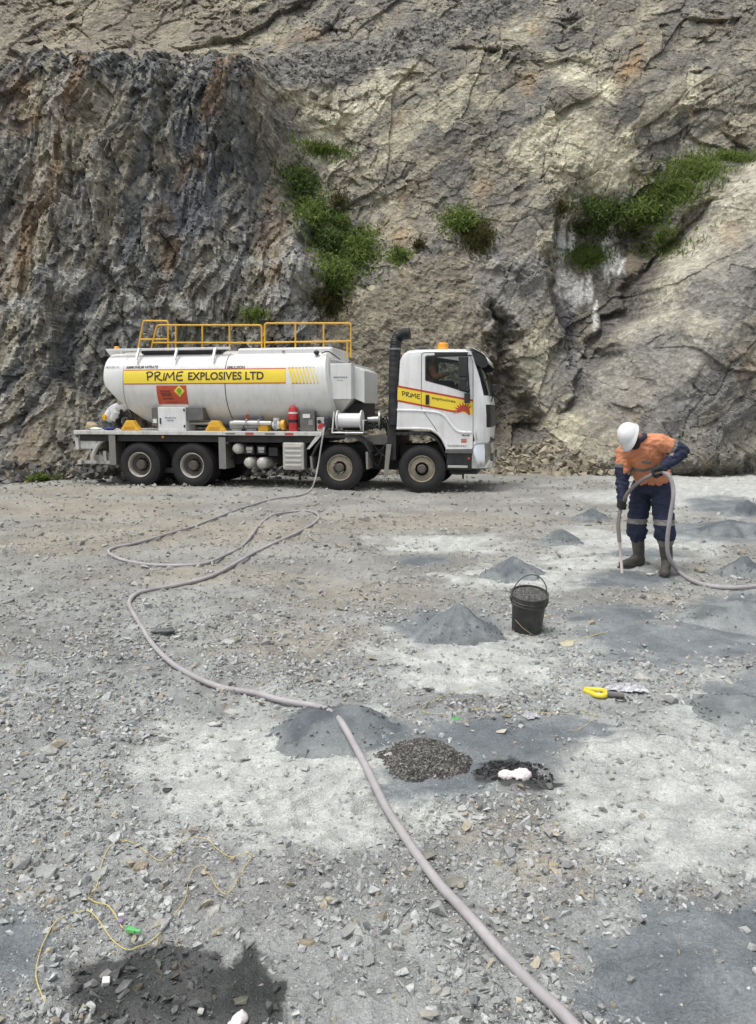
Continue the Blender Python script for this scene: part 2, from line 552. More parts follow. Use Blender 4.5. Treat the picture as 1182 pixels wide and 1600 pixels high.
def masks(px, py):
    L = np.zeros(px.shape); B = L.copy(); D = L.copy(); Tn = L.copy()
    for i, (a, b, c, d) in enumerate(LIGHT):
        L = np.maximum(L, blob_mask(px, py, a, b, c, d, .5, .65, 11 + i))
    for i, (a, b, c, d) in enumerate(BLUE):
        B = np.maximum(B, blob_mask(px, py, a, b, c, d, .10 if i == 2 else .45, .22 if i == 2 else .45, 41 + i))
    for i, (a, b, c, d) in enumerate(DARK):
        D = np.maximum(D, blob_mask(px, py, a, b, c, d, .14, .30, 71 + i))
    for i, (a, b, c, d) in enumerate(TAN):
        Tn = np.maximum(Tn, blob_mask(px, py, a, b, c, d, .6, .5, 91 + i))
    return L, B, D, Tn

def ground_base(x, y):
    z = -.10 * sstep(9, 16.5, y) - .10 * sstep(18.5, 24, y)
    z = z + .07 * np.exp(-((x + 5.6) / 2.6) ** 2 - ((y - 17.35) / .8) ** 2)
    amp = .045 * sstep(1, 4, y) * (1 - .7 * np.exp(-((x + 1.5) / 5.5) ** 2 - ((y - 18.3) / 1.7) ** 2))
    z = z + amp * fbm(x * .45 + 3, y * .45, 3, 5)
    return z

def gz(x, y):
    """smooth ground height, used to set things down"""
    x = np.asarray(x, float); y = np.asarray(y, float)
    return ground_base(x, y) + .010 * fbm(x * 2.1, y * 2.1, 2, 8)

def ground(px, py, dz=0.0):
    z = 0.0
    for _ in range(8):
        p = at_z(px, py, z + dz)
        z = float(gz(np.array([p[0]]), np.array([p[1]]))[0])
    return np.array([p[0], p[1], z + dz])

rows_img = np.linspace(1660, 726, 590)
ys = CAMH * F / (rows_img - 640)                    # even steps as seen from the camera's height
ys = np.concatenate([[-40, -20, -10, -5, -2, 0, 1.0, 1.6], ys[ys > 1.7], [26.5, 28, 32, 45]])
uu = np.linspace(-.56, .56, 640)
ue = np.arange(.572, 1.25, .013)
uu = np.concatenate([[-30, -12, -5, -2.5, -1.6], -ue[::-1], uu, ue, [1.6, 2.5, 5, 12, 30]])
GX = uu[None, :] * (np.maximum(ys, 0)[:, None] * 1.0 + .6)
GY = np.broadcast_to(ys[:, None], GX.shape).copy()
base = ground_base(GX, GY)
gpx, gpy = project(GX, np.maximum(GY, .8), base)
mL, mB, mD, mT = masks(gpx, gpy)
n_big = fbm(GX * .8, GY * .8, 4, 21)
n_mid = fbm(GX * 3.1, GY * 3.1, 4, 22)
soft = np.clip(np.maximum(np.maximum(mL, mB), mD * .6), 0, 1)       # powder instead of stones
near = 1 - sstep(5, 11, GY)
a1, c1, f1, e1 = cells(GX * 22, GY * 22, 31)
a2, c2, f2, e2 = cells(GX * 9 + 3.3, GY * 9, 35)
rough = .006 * f1 * near + .012 * f2 * (1 - sstep(10, 20, GY)) + .016 * fbm(GX * 4, GY * 4, 4, 24)
ripple = .018 * fbm(GX * 5 + GY * 1.5, GY * 9, 3, 26) + .018 * fbm(GX * 1.8, GY * 2.6, 3, 27)
furrow = .03 * np.sin((GX * 1.2 - GY * .55) * 9 + 2.2 * fbm(GX * 1.5, GY * 1.5, 2, 29)) * blob_mask(gpx, gpy, 1120, 1520, 190, 100, .3, .2, 5)
GZ = base + .010 * fbm(GX * 2.1, GY * 2.1, 2, 8) + rough * (1 - .75 * soft) + ripple * soft * .8 + furrow * 1.1
for k_, y0_ in enumerate((16.2, 15.5, 13.6, 12.9, 10.9)):            # wheel tracks across the floor
    yc_ = y0_ + .07 * GX + .3 * np.sin(GX * .35 + k_ * 1.3)
    tm_ = np.exp(-((GY - yc_) / .17) ** 2) * (.6 + .4 * n_mid.clip(-1, 1))
    GZ = GZ - .022 * tm_ + .016 * np.exp(-((np.abs(GY - yc_) - .26) / .08) ** 2) + .006 * tm_ * np.sign(np.sin(GX * 42))
    TRK = tm_ if k_ == 0 else np.maximum(TRK, tm_)
pr = np.random.RandomState(12)
for _ in range(70):                                  # boot prints in the powder
    a_, b_ = [(470, 1215), (1085, 1225), (745, 1030), (1050, 850), (560, 1270)][pr.randint(5)]
    pp_ = at_z(a_ + pr.normal(0, 110), min(1560, b_ + pr.normal(0, 45)), 0)
    th_ = pr.uniform(0, 6.283); dx_ = GX - pp_[0]; dy_ = GY - pp_[1]
    q_ = np.abs(dx_) + np.abs(dy_) < .5
    u_ = (dx_[q_] * math.cos(th_) + dy_[q_] * math.sin(th_)) / .15; w_ = (-dx_[q_] * math.sin(th_) + dy_[q_] * math.cos(th_)) / .055
    d_ = u_ ** 4 + w_ ** 2
    GZ[q_] += (-.014 * np.exp(-d_ ** 2) + .006 * np.exp(-((d_ - 1.7) / .6) ** 2)) * soft[q_]
GZ = np.where(GY > 1.2, GZ, base)

C = lambda r, g, b: np.array([r, g, b])
t1 = sstep(-.6, .6, n_big)[..., None]; t2 = sstep(-.7, .7, n_mid)[..., None]
col = C(.31, .315, .305) * (1 - t1) + C(.41, .425, .415) * t1
col = col * (.86 + .28 * t2)
col = col * (.93 + .14 * np.where(near > .02, c1, .5)[..., None]) * (.93 + .14 * c2[..., None]) * (1 - .16 * near[..., None] * (1 - soft[..., None]))  # nearby stony ground darkened to stand for shaded gaps between stones
lt = sstep(4.5, 10, GY)[..., None] * (.45 + .3 * t2)
col = col * (1 - lt) + lt * C(.265, .255, .22) * (.85 + .3 * t1)
col = col * (1 - .45 * mT[..., None]) + .45 * mT[..., None] * C(.36, .315, .235) * (.85 + .3 * t2)
col = col * (1 - .5 * TRK[..., None]) + .5 * TRK[..., None] * C(.36, .34, .29)
pow_n = sstep(-.7, .7, fbm(GX * 6, GY * 6, 4, 28))[..., None]
col = col * (1 - .92 * mL[..., None]) + .92 * mL[..., None] * (C(.45, .465, .445) * (1 - pow_n) + C(.60, .615, .585) * pow_n)
bn = sstep(-.6, .7, fbm(GX * 2.5, GY * 2.5, 4, 33))[..., None]
col = col * (1 - .9 * mB[..., None]) + .9 * mB[..., None] * (C(.135, .155, .170) * (1 - bn) + C(.22, .242, .256) * bn)
col = col * (1 - .95 * mD[..., None]) + .95 * mD[..., None] * (C(.040, .043, .043) * (1 - pow_n) + C(.085, .088, .086) * pow_n)
V = np.stack([GX, GY, GZ], -1).reshape(-1, 3)
gme = mesh_np('ground', V, grid_faces(*GX.shape), M['soil'], True, col.reshape(-1, 3))
ground_o = tag(link('ground', gme), kind='structure')

# ================================================================== the rock face
ctrl = [(0, 756, 19.8), (115, 752, 20.9), (200, 747, 22.3), (400, 745, 22.8), (600, 745, 23.0), (780, 742, 23.3), (900, 740, 23.6), (1000, 738, 24.0), (1182, 733, 24.6),
        (-250, 757, 19.2), (1400, 735, 25), (-250, 400, 23.8), (1400, 400, 26), (-250, 115, 25.6), (-250, 60, 29), (-250, -150, 31.5), (1400, 0, 31), (1400, 200, 29),
        (0, 118, 25.8), (100, 96, 25.7), (250, 96, 25.7), (370, 98, 25.8), (0, 400, 23.9), (250, 400, 24.1), (120, 600, 22.6), (0, 600, 21.6), (380, 600, 23.4),
        (0, 92, 28.4), (120, 74, 29.2), (260, 74, 29.3), (380, 74, 29.4), (0, -20, 31.2), (250, -20, 31.4), (450, -20, 31.8),
        (450, 112, 28.6), (600, 55, 30.2), (780, 15, 31.4), (600, -60, 32.5), (800, -90, 33),
        (420, 200, 26.1), (480, 420, 24.5), (500, 560, 23.8), (490, 225, 28.0), (470, 285, 27.4), (520, 390, 26.3), (510, 480, 25.1),
        (560, 200, 28.3), (600, 500, 24.8), (660, 450, 25.5), (700, 415, 26.0), (600, 650, 23.7), (760, 560, 24.5),
        (650, 300, 27.2), (750, 250, 27.5), (650, 150, 28.6), (750, 100, 29.2), (900, 60, 30.2), (1000, 20, 30.8), (850, 150, 28.4), (900, 250, 27.1),
        (940, 320, 27.5), (1010, 320, 27.6), (1060, 150, 27.7), (1060, 215, 27.9), (1150, 150, 28.5), (1182, 50, 30.2), (1182, -60, 32),
        (820, 420, 26.0), (830, 550, 25.0), (850, 680, 23.9), (900, 470, 26.5), (890, 545, 25.9), (960, 470, 26.4), (1040, 390, 26.9),
        (790, 620, 24.6), (1160, 240, 27.6), (1150, 310, 25.4), (1060, 430, 25.1), (980, 530, 24.8), (920, 620, 24.3), (1100, 480, 24.9), (1182, 380, 25.3),
        (1100, 620, 24.4), (1182, 580, 24.8)]
cp = np.array([at_y(*c) for c in ctrl]); cxz = cp[:, [0, 2]]; cyv = cp[:, 1]
def kern(a, b):
    d2 = ((a[:, None, :] - b[None, :, :]) ** 2).sum(-1)
    return np.sqrt(d2 + .15)
n = len(cxz)
A = np.zeros((n + 3, n + 3)); A[:n, :n] = kern(cxz, cxz) - np.eye(n) * .02
A[:n, n] = 1; A[:n, n + 1:] = cxz; A[n, :n] = 1; A[n + 1:, :n] = cxz.T
W = np.linalg.solve(A, np.concatenate([cyv, [0, 0, 0]]))
xs = np.linspace(-18.5, 18.5, 860); zs = np.linspace(-.9, 19.8, 480)
RX, RZ = np.meshgrid(xs, zs)
q = np.stack([RX.ravel(), RZ.ravel()], -1)
RY = np.empty(len(q))
for s_ in range(0, len(q), 40000):
    qq = q[s_:s_ + 40000]
    RY[s_:s_ + 40000] = kern(qq, cxz) @ W[:n] + W[n] + qq @ W[n + 1:]
RY = RY.reshape(RX.shape)
wx_ = .22 * fbm(RX * .5, RZ * .5, 2, 101); wz_ = .22 * fbm(RX * .5 + 40, RZ * .5, 2, 104)
ppx, ppy = project(RX, RY, RZ)
jx = ppx + 16 * fbm(RX * 1.1, RZ * 1.1, 4, 107); jy = ppy + 16 * fbm(RX * 1.1 + 9, RZ * 1.1, 4, 111)

def region(poly, soft=10):
    return 1 - sstep(-soft, soft, poly_sd(jx, jy, poly))
r_left = region([(-900, 120), (0, 112), (60, 92), (390, 95), (432, 200), (465, 330), (500, 440), (520, 520), (548, 620), (560, 900), (-900, 900)], 7)
kx = ppx + 5 * fbm(RX * 1.1, RZ * 1.1, 3, 107); ky = ppy + 5 * fbm(RX * 1.1 + 9, RZ * 1.1, 3, 111)
sd_r = poly_sd(kx, ky, [(1900, 200), (1182, 250), (1130, 303), (1080, 370), (1030, 440), (960, 550), (900, 640), (820, 760), (1900, 900)])
r_right = np.clip((4 - sd_r) / (95 + 25 * fbm(RX * .5, RZ * .5, 2, 290)), 0, 1)
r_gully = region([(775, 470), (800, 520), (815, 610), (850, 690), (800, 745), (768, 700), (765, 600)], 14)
r_wet = region([(868, 345), (1000, 345), (1045, 410), (965, 540), (905, 575), (868, 500)], 12)
r_bench = region([(385, 88), (450, 78), (560, 70), (640, 30), (800, -20), (850, 5), (760, 45), (640, 95), (560, 128), (440, 145)], 12)
r_talus = region([(520, 500), (570, 455), (640, 420), (735, 385), (780, 460), (790, 600), (800, 760), (530, 760)], 16)
r_upl = region([(-900, -900), (420, -900), (395, 84), (90, 86), (-900, 110)], 10)
r_cream = np.maximum.reduce([region(p, 12) for p in (
    [(600, 60), (640, 120), (560, 210), (530, 270), (480, 250), (470, 160), (560, 130)],
    [(790, 230), (860, 170), (980, 200), (1000, 290), (940, 300), (840, 280)],
    [(990, 190), (1080, 100), (1110, 130), (1040, 190)],
    [(1182, 262), (1130, 310), (1080, 375), (1000, 490), (960, 545), (985, 550), (1090, 430), (1182, 330)],
    [(850, 90), (950, 110), (970, 160), (900, 150)])])
r_rust = np.maximum.reduce([region(p, 14) for p in (
    [(590, 360), (620, 310), (660, 330), (640, 380), (600, 390)], [(0, 190), (60, 110), (80, 190), (20, 230)], [(120, 160), (150, 120), (150, 230)],
    [(960, 90), (1010, 60), (1000, 130), (965, 140)], [(1110, 350), (1182, 350), (1170, 430), (1110, 410)], [(680, 230), (700, 250), (620, 330), (610, 310)])])

def rot(x, z, deg, stretch):
    c, s = math.cos(R(deg)), math.sin(R(deg))
    return x * c + z * s, (-x * s + z * c) / stretch

X2, Z2 = RX + wx_, RZ + wz_
# left: near-vertical blocky strata leaning a little; right: slabs dipping to the left
la, lz = rot(X2, Z2, -9, 3.0)
l1 = cells(la * .75, lz * .75, 121); l2 = cells(la * 1.9, lz * 2.1, 131); l3 = cells(la * 4.6, lz * 5.6, 141)
l4 = cells(la * 9.5, lz * 12, 145)
disp_l = .30 * l1[2] + .24 * l2[2] + .17 * l3[2] + .085 * l4[2] + .30 * fbm(la * .45, lz * .35, 2, 151)
ra, rz_ = rot(X2, Z2, 42 - 90, 2.6)
rb, rzb = rot(X2, Z2, 60 - 90 + 0, 1.5); rc, rzc = rot(X2, Z2, 15 - 90, 1.4)
s1 = cells(ra * .42, rz_ * .55, 161); s2 = cells(rb * .85, rzb * .95, 171); s3 = cells(rc * 2.5, rzc * 2.8, 181); s4 = cells(rb * 7, rzb * 7.5, 185)
crag = sstep(-.35, .55, fbm(RX * .45, RZ * .45, 3, 188))
slab_r = (1 - sstep(-2, 6, sd_r)) * sstep(-120, -85, sd_r) * (1 - sstep(560, 680, ppy))
slab_m = region([(560, 200), (700, 130), (860, 170), (800, 300), (720, 400), (600, 330)], 25)
crag = crag * (1 - .85 * slab_r) * (1 - .6 * slab_m)
disp_r = .26 * s1[2] + (.05 + .20 * crag) * s2[2] + (.035 + .15 * crag) * s3[2] + (.018 + .06 * crag) * s4[2] + .16 * fbm(ra * .6, rz_ * .5, 3, 191, .4) + .05 * np.abs(fbm(ra * 1.6 + 3, rz_ * .8, 3, 195))
t3 = cells(X2 * 7, Z2 * 7, 201)
disp_t = .06 * t3[2] + .14 * fbm(RX * 1.5, RZ * 1.5, 4, 205)
wl = r_left; wt = np.clip(np.maximum(r_talus, r_bench), 0, 1) * .75
disp = disp_l * wl + disp_r * (1 - wl)
disp = disp * (1 - wt) + disp_t * wt
r_flank = region([(1140, 295), (1080, 370), (1030, 440), (960, 550), (905, 640), (870, 650), (930, 545), (1000, 440), (1060, 350)], 9)
jn = sstep(.0, .5, fbm(RX * .6 + 5, RZ * .6, 3, 270)) * (1 - wt) * .6 * (1 - slab_r) * (1 - .7 * slab_m)
joint = np.exp(-(s2[3] / .035) ** 2) * .13 * jn + np.exp(-(s3[3] / .06) ** 2) * .05 * sstep(-.2, .4, fbm(RX * .8, RZ * .8, 3, 274)) * (1 - wt) * (1 - slab_r)
RYd = RY + .5 * r_flank + joint * (1 - .6 * wl) - disp - .65 * r_left - 2.0 * r_right + 1.1 * r_gully + .8 * r_wet
# debris apron at the foot
foot = 1 - sstep(-.3, 1.1, RZ + .35 * fbm(RX * .8, RZ * 0, 3, 215))
RYd = RYd - .8 * foot * (.6 + .5 * fbm(RX * .9, RZ * .9, 3, 217)) - .9 * foot * r_gully

def lerp(a, b, t):
    return a * (1 - t[..., None]) + b * t[..., None]
one = np.ones(RX.shape)
nA = sstep(-.6, .6, fbm(RX * .35, RZ * .35, 4, 221)); nB = sstep(-.5, .6, fbm(la * 1.1, lz * .6, 4, 225)); nC = sstep(-.5, .6, fbm(ra * .8, rz_ * .5, 5, 231))
cl = lerp(C(.095, .098, .102) * one[..., None], C(.165, .155, .128), nB)
cl = lerp(cl, C(.20, .185, .145), sstep(.62, .95, l2[1]) * .75)
cl = lerp(cl, C(.085, .09, .10), sstep(.7, .9, l1[1]) * .7)
cl = lerp(cl, C(.055, .056, .058), sstep(.72, .9, l4[1]) * .5)
cl = lerp(cl, C(.27, .26, .22), sstep(.80, .97, l4[0]) * .55)
cl = cl * (.75 + .5 * sstep(-.8, .8, fbm(la * 2.2, lz * .7, 4, 243)))[..., None]
cl = lerp(cl, C(.30, .295, .27), sstep(.82, .98, l3[1]) * .55)
cl = lerp(cl, C(.17, .105, .055), sstep(.25, .8, fbm(la * .5, lz * .4, 3, 241)) * .5)
lowband = sstep(380, 430, ppy) * (1 - sstep(500, 560, ppy)) * sstep(-.1, .5, fbm(RX * .8, RZ * 1.4, 4, 245))
cl = lerp(cl, C(.30, .31, .31), lowband * .5)
bluep = np.maximum(blob_mask(ppx, ppy, 310, 330, 50, 60, .4, .5, 3), blob_mask(ppx, ppy, 310, 220, 35, 25, .4, .5, 4))
cl = lerp(cl, C(.10, .108, .125), bluep * .8)
strk = np.maximum(blob_mask(ppx, ppy, 95, 200, 14, 120, .4, .5, 8, .22), blob_mask(ppx, ppy, 40, 340, 10, 120, .4, .5, 9, .2))
cl = lerp(cl, C(.30, .30, .28), strk * .6)
cr = lerp(C(.155, .145, .125) * one[..., None], C(.285, .262, .205), nC)
cr = lerp(cr, C(.17, .168, .165), nA * .55)
cr = lerp(cr, C(.43, .405, .31), sstep(.75, .97, s2[1]) * .55)
cr = lerp(cr, C(.12, .117, .115), sstep(.74, .97, s3[1]) * .55)
cr = lerp(cr, C(.36, .345, .28), sstep(.80, .97, s3[0]) * .5)
cr = lerp(cr, C(.11, .107, .10), sstep(.84, .99, s4[1]) * .5)
cr = lerp(cr, C(.12, .118, .115), sstep(.2, .75, fbm(RX * .9, RZ * 1.3, 5, 251)) * .55)
cr = lerp(cr, C(.40, .375, .29), sstep(.25, .8, fbm(ra * 1.4, rz_ * .6, 5, 255)) * .4)
cr = lerp(cr, C(.30, .20, .11), sstep(.45, .9, fbm(RX * .6 + 9, RZ * .5, 4, 259)) * .35)
cr = lerp(cr, C(.54, .51, .40), r_cream * (.35 + .55 * nC))
cl = cl * np.array([1.46, 1.44, 1.37])
cr = cr * np.array([1.24, 1.23, 1.17])
cc = lerp(cr, cl, wl)
cc = lerp(cc, C(.27, .235, .18), r_upl * .5)
tb = lerp(C(.16, .143, .112) * one[..., None], C(.29, .255, .19), t3[1])
cc = lerp(cc, tb, r_talus * .8)
cc = lerp(cc, lerp(C(.12, .118, .115) * one[..., None], C(.24, .235, .22), t3[1]), r_bench * .8)
cc = lerp(cc, C(.44, .42, .345), slab_r * (.45 + .35 * nC))  # pale rock, painted lighter still where the ridge bevel catches skylight
cc = lerp(cc, C(.36, .21, .09), r_rust * .45 * nC)
cc = lerp(cc, C(.085, .08, .075), r_wet * (.35 + .4 * nB))
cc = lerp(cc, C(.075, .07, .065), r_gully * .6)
cc = lerp(cc, C(.11, .105, .10), r_flank * .45)  # gully shadow beside the ridge put into the rock colour as dark tint
gr_r = np.maximum(blob_mask(ppx, ppy, 1130, 470, 70, 70, .5, .5, 12), blob_mask(ppx, ppy, 1000, 600, 110, 90, .6, .6, 13))
cc = lerp(cc, C(.16, .16, .165), gr_r * .55)
for k, (a, b, c, d) in enumerate([(886, 372, 8, 32), (903, 366, 5, 24), (962, 385, 10, 36), (976, 402, 11, 18), (900, 452, 22, 26), (885, 430, 9, 22), (930, 445, 6, 24), (940, 490, 4, 22)]):
    m = blob_mask(ppx, ppy, a, b, c, d, .5, .5, 300 + k)
    cc = lerp(cc, C(.68, .67, .64), np.minimum(1, m * 1.2))
m = blob_mask(ppx, ppy, 885, 500, 24, 40, .5, .5, 320)
cc = lerp(cc, C(.095, .095, .105), m * .8)
m = np.maximum(blob_mask(ppx, ppy, 800, 440, 55, 60, .6, .5, 331), blob_mask(ppx, ppy, 900, 560, 20, 20, .5, .4, 333))
cc = lerp(cc, C(.30, .30, .30), m * .5)
cc = cc * (.9 + .2 * l4[1] * wl + .2 * s4[1] * (1 - wl))[..., None]
dust = foot * (.5 + .5 * nB)
cc = lerp(cc, C(.20, .185, .155), dust * .6)
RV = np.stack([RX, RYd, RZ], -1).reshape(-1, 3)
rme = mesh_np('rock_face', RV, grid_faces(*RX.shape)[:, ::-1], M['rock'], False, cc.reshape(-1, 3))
cliff = tag(link('rock_face', rme), kind='structure')
ridge_n = len(xs)
# the high ground the face carries on into, behind and to the sides
sk = MB()
top = RV.reshape(len(zs), len(xs), 3)
def hill_strip(edge, off):
    e = edge[::8]
    vs_ = [tuple(p) for p in e] + [tuple(np.array(p) + off) for p in e]
    k = len(e)
    sk.add(vs_, [(i, i + 1, i + 1 + k, i + k) for i in range(k - 1)])
hill_strip(top[-1], np.array([0, 30, 14.]))
hill_strip(top[:, 0], np.array([-26, -16, 2.]))
hill_strip(top[:, -1], np.array([26, -16, 2.]))
hm = sk.mesh('hillside', M['rock'])
a = hm.attributes.new('Col', 'FLOAT_COLOR', 'POINT')
for d_ in a.data: d_.color = (.2, .185, .155, 1)
tag(link('hillside', hm), kind='structure')

def cliff_y(x, z):
    i = np.clip((np.asarray(x) - xs[0]) / (xs[1] - xs[0]), 0, len(xs) - 1.001); j = np.clip((np.asarray(z) - zs[0]) / (zs[1] - zs[0]), 0, len(zs) - 1.001)
    return RYd[j.astype(int), i.astype(int)]

def on_cliff(px, py):
    Y = 26.0
    for _ in range(14):
        p = at_y(px, py, Y)
        Y = .5 * Y + .5 * float(cliff_y(p[0], p[2]))
    return at_y(px, py, Y)

# ================================================================== loose stones and gravel
rs = np.random.RandomState(7)
random.seed(5)
def hull(npts, seed, flat=.7):
    r_ = np.random.RandomState(seed)
    bm = bmesh.new()
    for _ in range(npts):
        v = r_.normal(size=3); v /= np.linalg.norm(v) + 1e-6
        v = np.sign(v) * np.abs(v) ** .75
        bm.verts.new(tuple(v * np.array([1, .8, flat]) * .5 * r_.uniform(.85, 1.1)))
    g = bmesh.ops.convex_hull(bm, input=bm.verts)
    bmesh.ops.delete(bm, geom=[e for e in set(g['geom_interior'] + g['geom_unused']) if isinstance(e, bmesh.types.BMVert)], context='VERTS')
    bmesh.ops.triangulate(bm, faces=bm.faces)
    bm.verts.index_update()
    v = np.array([p.co[:] for p in bm.verts]); f = np.array([[p.index for p in q.verts] for q in bm.faces])
    bm.free()
    return v, f
small_protos = [hull(9, 100 + k, .85) for k in range(16)]

def rot_mats(n_, tiltmax=.6):
    a = rs.uniform(0, 6.283, n_); t = rs.uniform(-tiltmax, tiltmax, n_); s = rs.uniform(-tiltmax, tiltmax, n_)
    ca, sa, ct, st, cs, ss = np.cos(a), np.sin(a), np.cos(t), np.sin(t), np.cos(s), np.sin(s)
    Z = np.zeros(n_); O = np.ones(n_)
    Rz = np.stack([np.stack([ca, -sa, Z], -1), np.stack([sa, ca, Z], -1), np.stack([Z, Z, O], -1)], 1)
    Rx = np.stack([np.stack([O, Z, Z], -1), np.stack([Z, ct, -st], -1), np.stack([Z, st, ct], -1)], 1)
    Ry = np.stack([np.stack([cs, Z, ss], -1), np.stack([Z, O, Z], -1), np.stack([-ss, Z, cs], -1)], 1)
    return Rz @ Rx @ Ry

def pebbles(P, size, colr, tilt=.6):
    """one mesh of many angular stones"""
    n_ = len(P); Rm = rot_mats(n_, tilt) * size[:, None, None]
    sc = np.stack([rs.uniform(.85, 1.3, n_), rs.uniform(.7, 1.1, n_), rs.uniform(.55, 1.0, n_)], -1)
    Vs, Fs, Cs = [], [], []; off = 0
    which = rs.randint(0, len(small_protos), n_)
    for k, (pv, pf) in enumerate(small_protos):
        idx = np.where(which == k)[0]
        if not len(idx): continue
        v = np.einsum('nij,nkj->nki', Rm[idx], pv[None] * sc[idx][:, None, :]) + P[idx][:, None, :]
        Vs.append(v.reshape(-1, 3))
        f = pf[None] + (np.arange(len(idx)) * len(pv))[:, None, None] + off
        Fs.append(f.reshape(-1, 3)); off += len(idx) * len(pv)
        Cs.append(np.repeat(colr[idx], len(pv), 0))
    return np.concatenate(Vs), np.concatenate(Fs), np.concatenate(Cs)

def stone_cols(n_):
    t = rs.rand(n_)[:, None]; u = rs.rand(n_)[:, None]
    c = C(.27, .275, .265) * (1 - t) + C(.50, .515, .505) * t
    c = np.where(u > .90, C(.40, .36, .28) * (.75 + .4 * t), c)
    c = np.where(u < .06, C(.16, .165, .17), c)
    return c

def gsurf(x, y):
    """height of the built ground sheet"""
    j = np.clip(np.searchsorted(ys, y) - 1, 0, len(ys) - 2)
    u = x / (np.maximum(y, 0) + .6)
    i = np.clip(np.searchsorted(uu, u) - 1, 0, len(uu) - 2)
    return GZ[j, i]

Pv, Pf, Pc = [], [], []; off = 0
for (n_, lo, hi, y0, y1) in [(23000, .007, .013, 1.9, 3.7), (38000, .012, .026, 1.9, 6.4), (21000, .024, .050, 1.9, 8.0), (15500, .026, .050, 3.6, 14), (2600, .05, .09, 2.4, 20), (800, .08, .15, 8, 22)]:
    n_ = int(n_ * 1.43); a = rs.rand(n_)
    y = np.sqrt(a * (y1 * y1 - y0 * y0) + y0 * y0); x = rs.uniform(-.80, .80, n_) * (y + .4)
    px, py = project(x, y, ground_base(x, y))
    L, B, D, T_ = masks(px, py)
    keep = (1 - .86 * L) * (1 - .95 * B) * (1 - .55 * D)
    clump = .35 + 1.1 * sstep(-.5, .5, fbm(x * 1.3, y * 1.3, 3, 401))
    fade = (1 - sstep(.55 * y1, y1, y)) if y1 < 15 else 1.0
    if y0 == 3.6: fade = fade * sstep(3.6, 6.5, y)
    m = rs.rand(n_) < keep * clump * fade
    x, y, D, L = x[m], y[m], D[m], L[m]
    sz = lo * (hi / lo) ** (rs.rand(len(x)) ** 1.6)
    z = gsurf(x, y) + sz * .14
    c = stone_cols(len(x))
    fr = (sstep(5, 10, y) * .5)[:, None]
    c = c * (1 - fr) + fr * C(.31, .295, .25)
    c = c * (1 - D[:, None]) + D[:, None] * (c * .28)
    c = c * (1 - .5 * L[:, None]) + .5 * L[:, None] * C(.5, .52, .5)
    v, f, k = pebbles(np.stack([x, y, z], -1), sz, c)
    Pv.append(v); Pf.append(f + off); Pc.append(k); off += len(v)
gm = mesh_np('gravel', np.concatenate(Pv), np.concatenate(Pf), M['gravel'], False, np.concatenate(Pc))
tag(link('gravel', gm), kind='stuff', label='loose grey crushed gravel strewn over the quarry floor')

# broken rock at the foot of the face and on the bench
Pv, Pf, Pc = [], [], []; off = 0
def rubble(poly, n_, lo, hi, tint):
    global off
    P = np.array(poly); out = []
    while len(out) < n_:
        a, b = rs.uniform(P[:, 0].min(), P[:, 0].max()), rs.uniform(P[:, 1].min(), P[:, 1].max())
        if poly_sd(np.array([a]), np.array([b]), poly)[0] < 0:
            out.append((a, b))
    pts = []
    for a, b in out:
        r = ray(a, b)
        g = at_y(a, b, 23.0)
        # nearest of ground and rock
        p = on_cliff(a, b)
        if p[2] < float(gz(np.array([p[0]]), np.array([p[1]]))[0]):
            p = ground(a, b)
        pts.append(p)
    pts = np.array(pts)
    sz = lo * (hi / lo) ** (rs.rand(n_) ** 2.2)
    t = rs.rand(n_)[:, None]
    c = np.array(tint) * (.6 + .8 * t)
    v, f, k = pebbles(pts, sz, c, 1.2)
    Pv.append(v); Pf.append(f + off); Pc.append(k); off += len(v)
rubble([(765, 744), (790, 700), (850, 685), (930, 712), (965, 743)], 700, .07, .45, (.30, .265, .20))
rubble([(560, 745), (600, 600), (700, 520), (790, 600), (800, 745)], 520, .05, .25, (.19, .17, .135))
rubble([(-20, 758), (-20, 722), (300, 722), (560, 715), (560, 748)], 900, .06, .38, (.15, .15, .145))
rubble([(930, 742), (930, 722), (1190, 705), (1190, 736)], 300, .05, .25, (.19, .185, .17))
rubble([(385, 92), (560, 74), (640, 40), (800, 0), (760, 40), (600, 110), (440, 135)], 420, .08, .3, (.2, .195, .18))
rubble([(30, 100), (130, 80), (390, 88), (400, 125), (230, 130)], 380, .08, .35, (.14, .14, .14))
rm = mesh_np('rubble', np.concatenate(Pv), np.concatenate(Pf), M['gravel'], False, np.concatenate(Pc))
tag(link('rubble', rm), kind='stuff', label='broken rock fallen at the foot of the quarry face')

# stones one can pick apart: part of the quarry floor
big_protos = []
for k in range(12):
    v, f = hull(13, 300 + k, .55)
    me = mesh_np('stone', v, f, M['stone'], False)
    big_protos.append(me)
cnt = 0
while cnt < 265:
    px, py = random.uniform(0, 1182), 660 + 960 * random.random() ** .8
    if py < 960 or py > 1600: continue
    L, B, D, T_ = [float(m[0]) for m in masks(np.array([px]), np.array([py]))]
    if random.random() < max(L * .93, B * .96, D * .6): continue
    if px > 940 and py > 1400: continue
    ppm = (py - 640) / CAMH
    size_px = random.uniform(9, 15) if random.random() < .76 else random.uniform(15, 34)
    p = ground(px, py)
    s = size_px / ppm
    o = link('stone', random.choice(big_protos), ground_o)
    p[2] = gsurf(np.array([p[0]]), np.array([p[1]]))[0] + s * random.uniform(-.06, .12)
    o.location = p
    o.scale = (s * 1.15, s * random.uniform(.7, 1.1), s * random.uniform(.6, 1.0))
    o.rotation_euler = (random.uniform(-.4, .4), random.uniform(-.4, .4), random.uniform(0, 6.28))
    cnt += 1

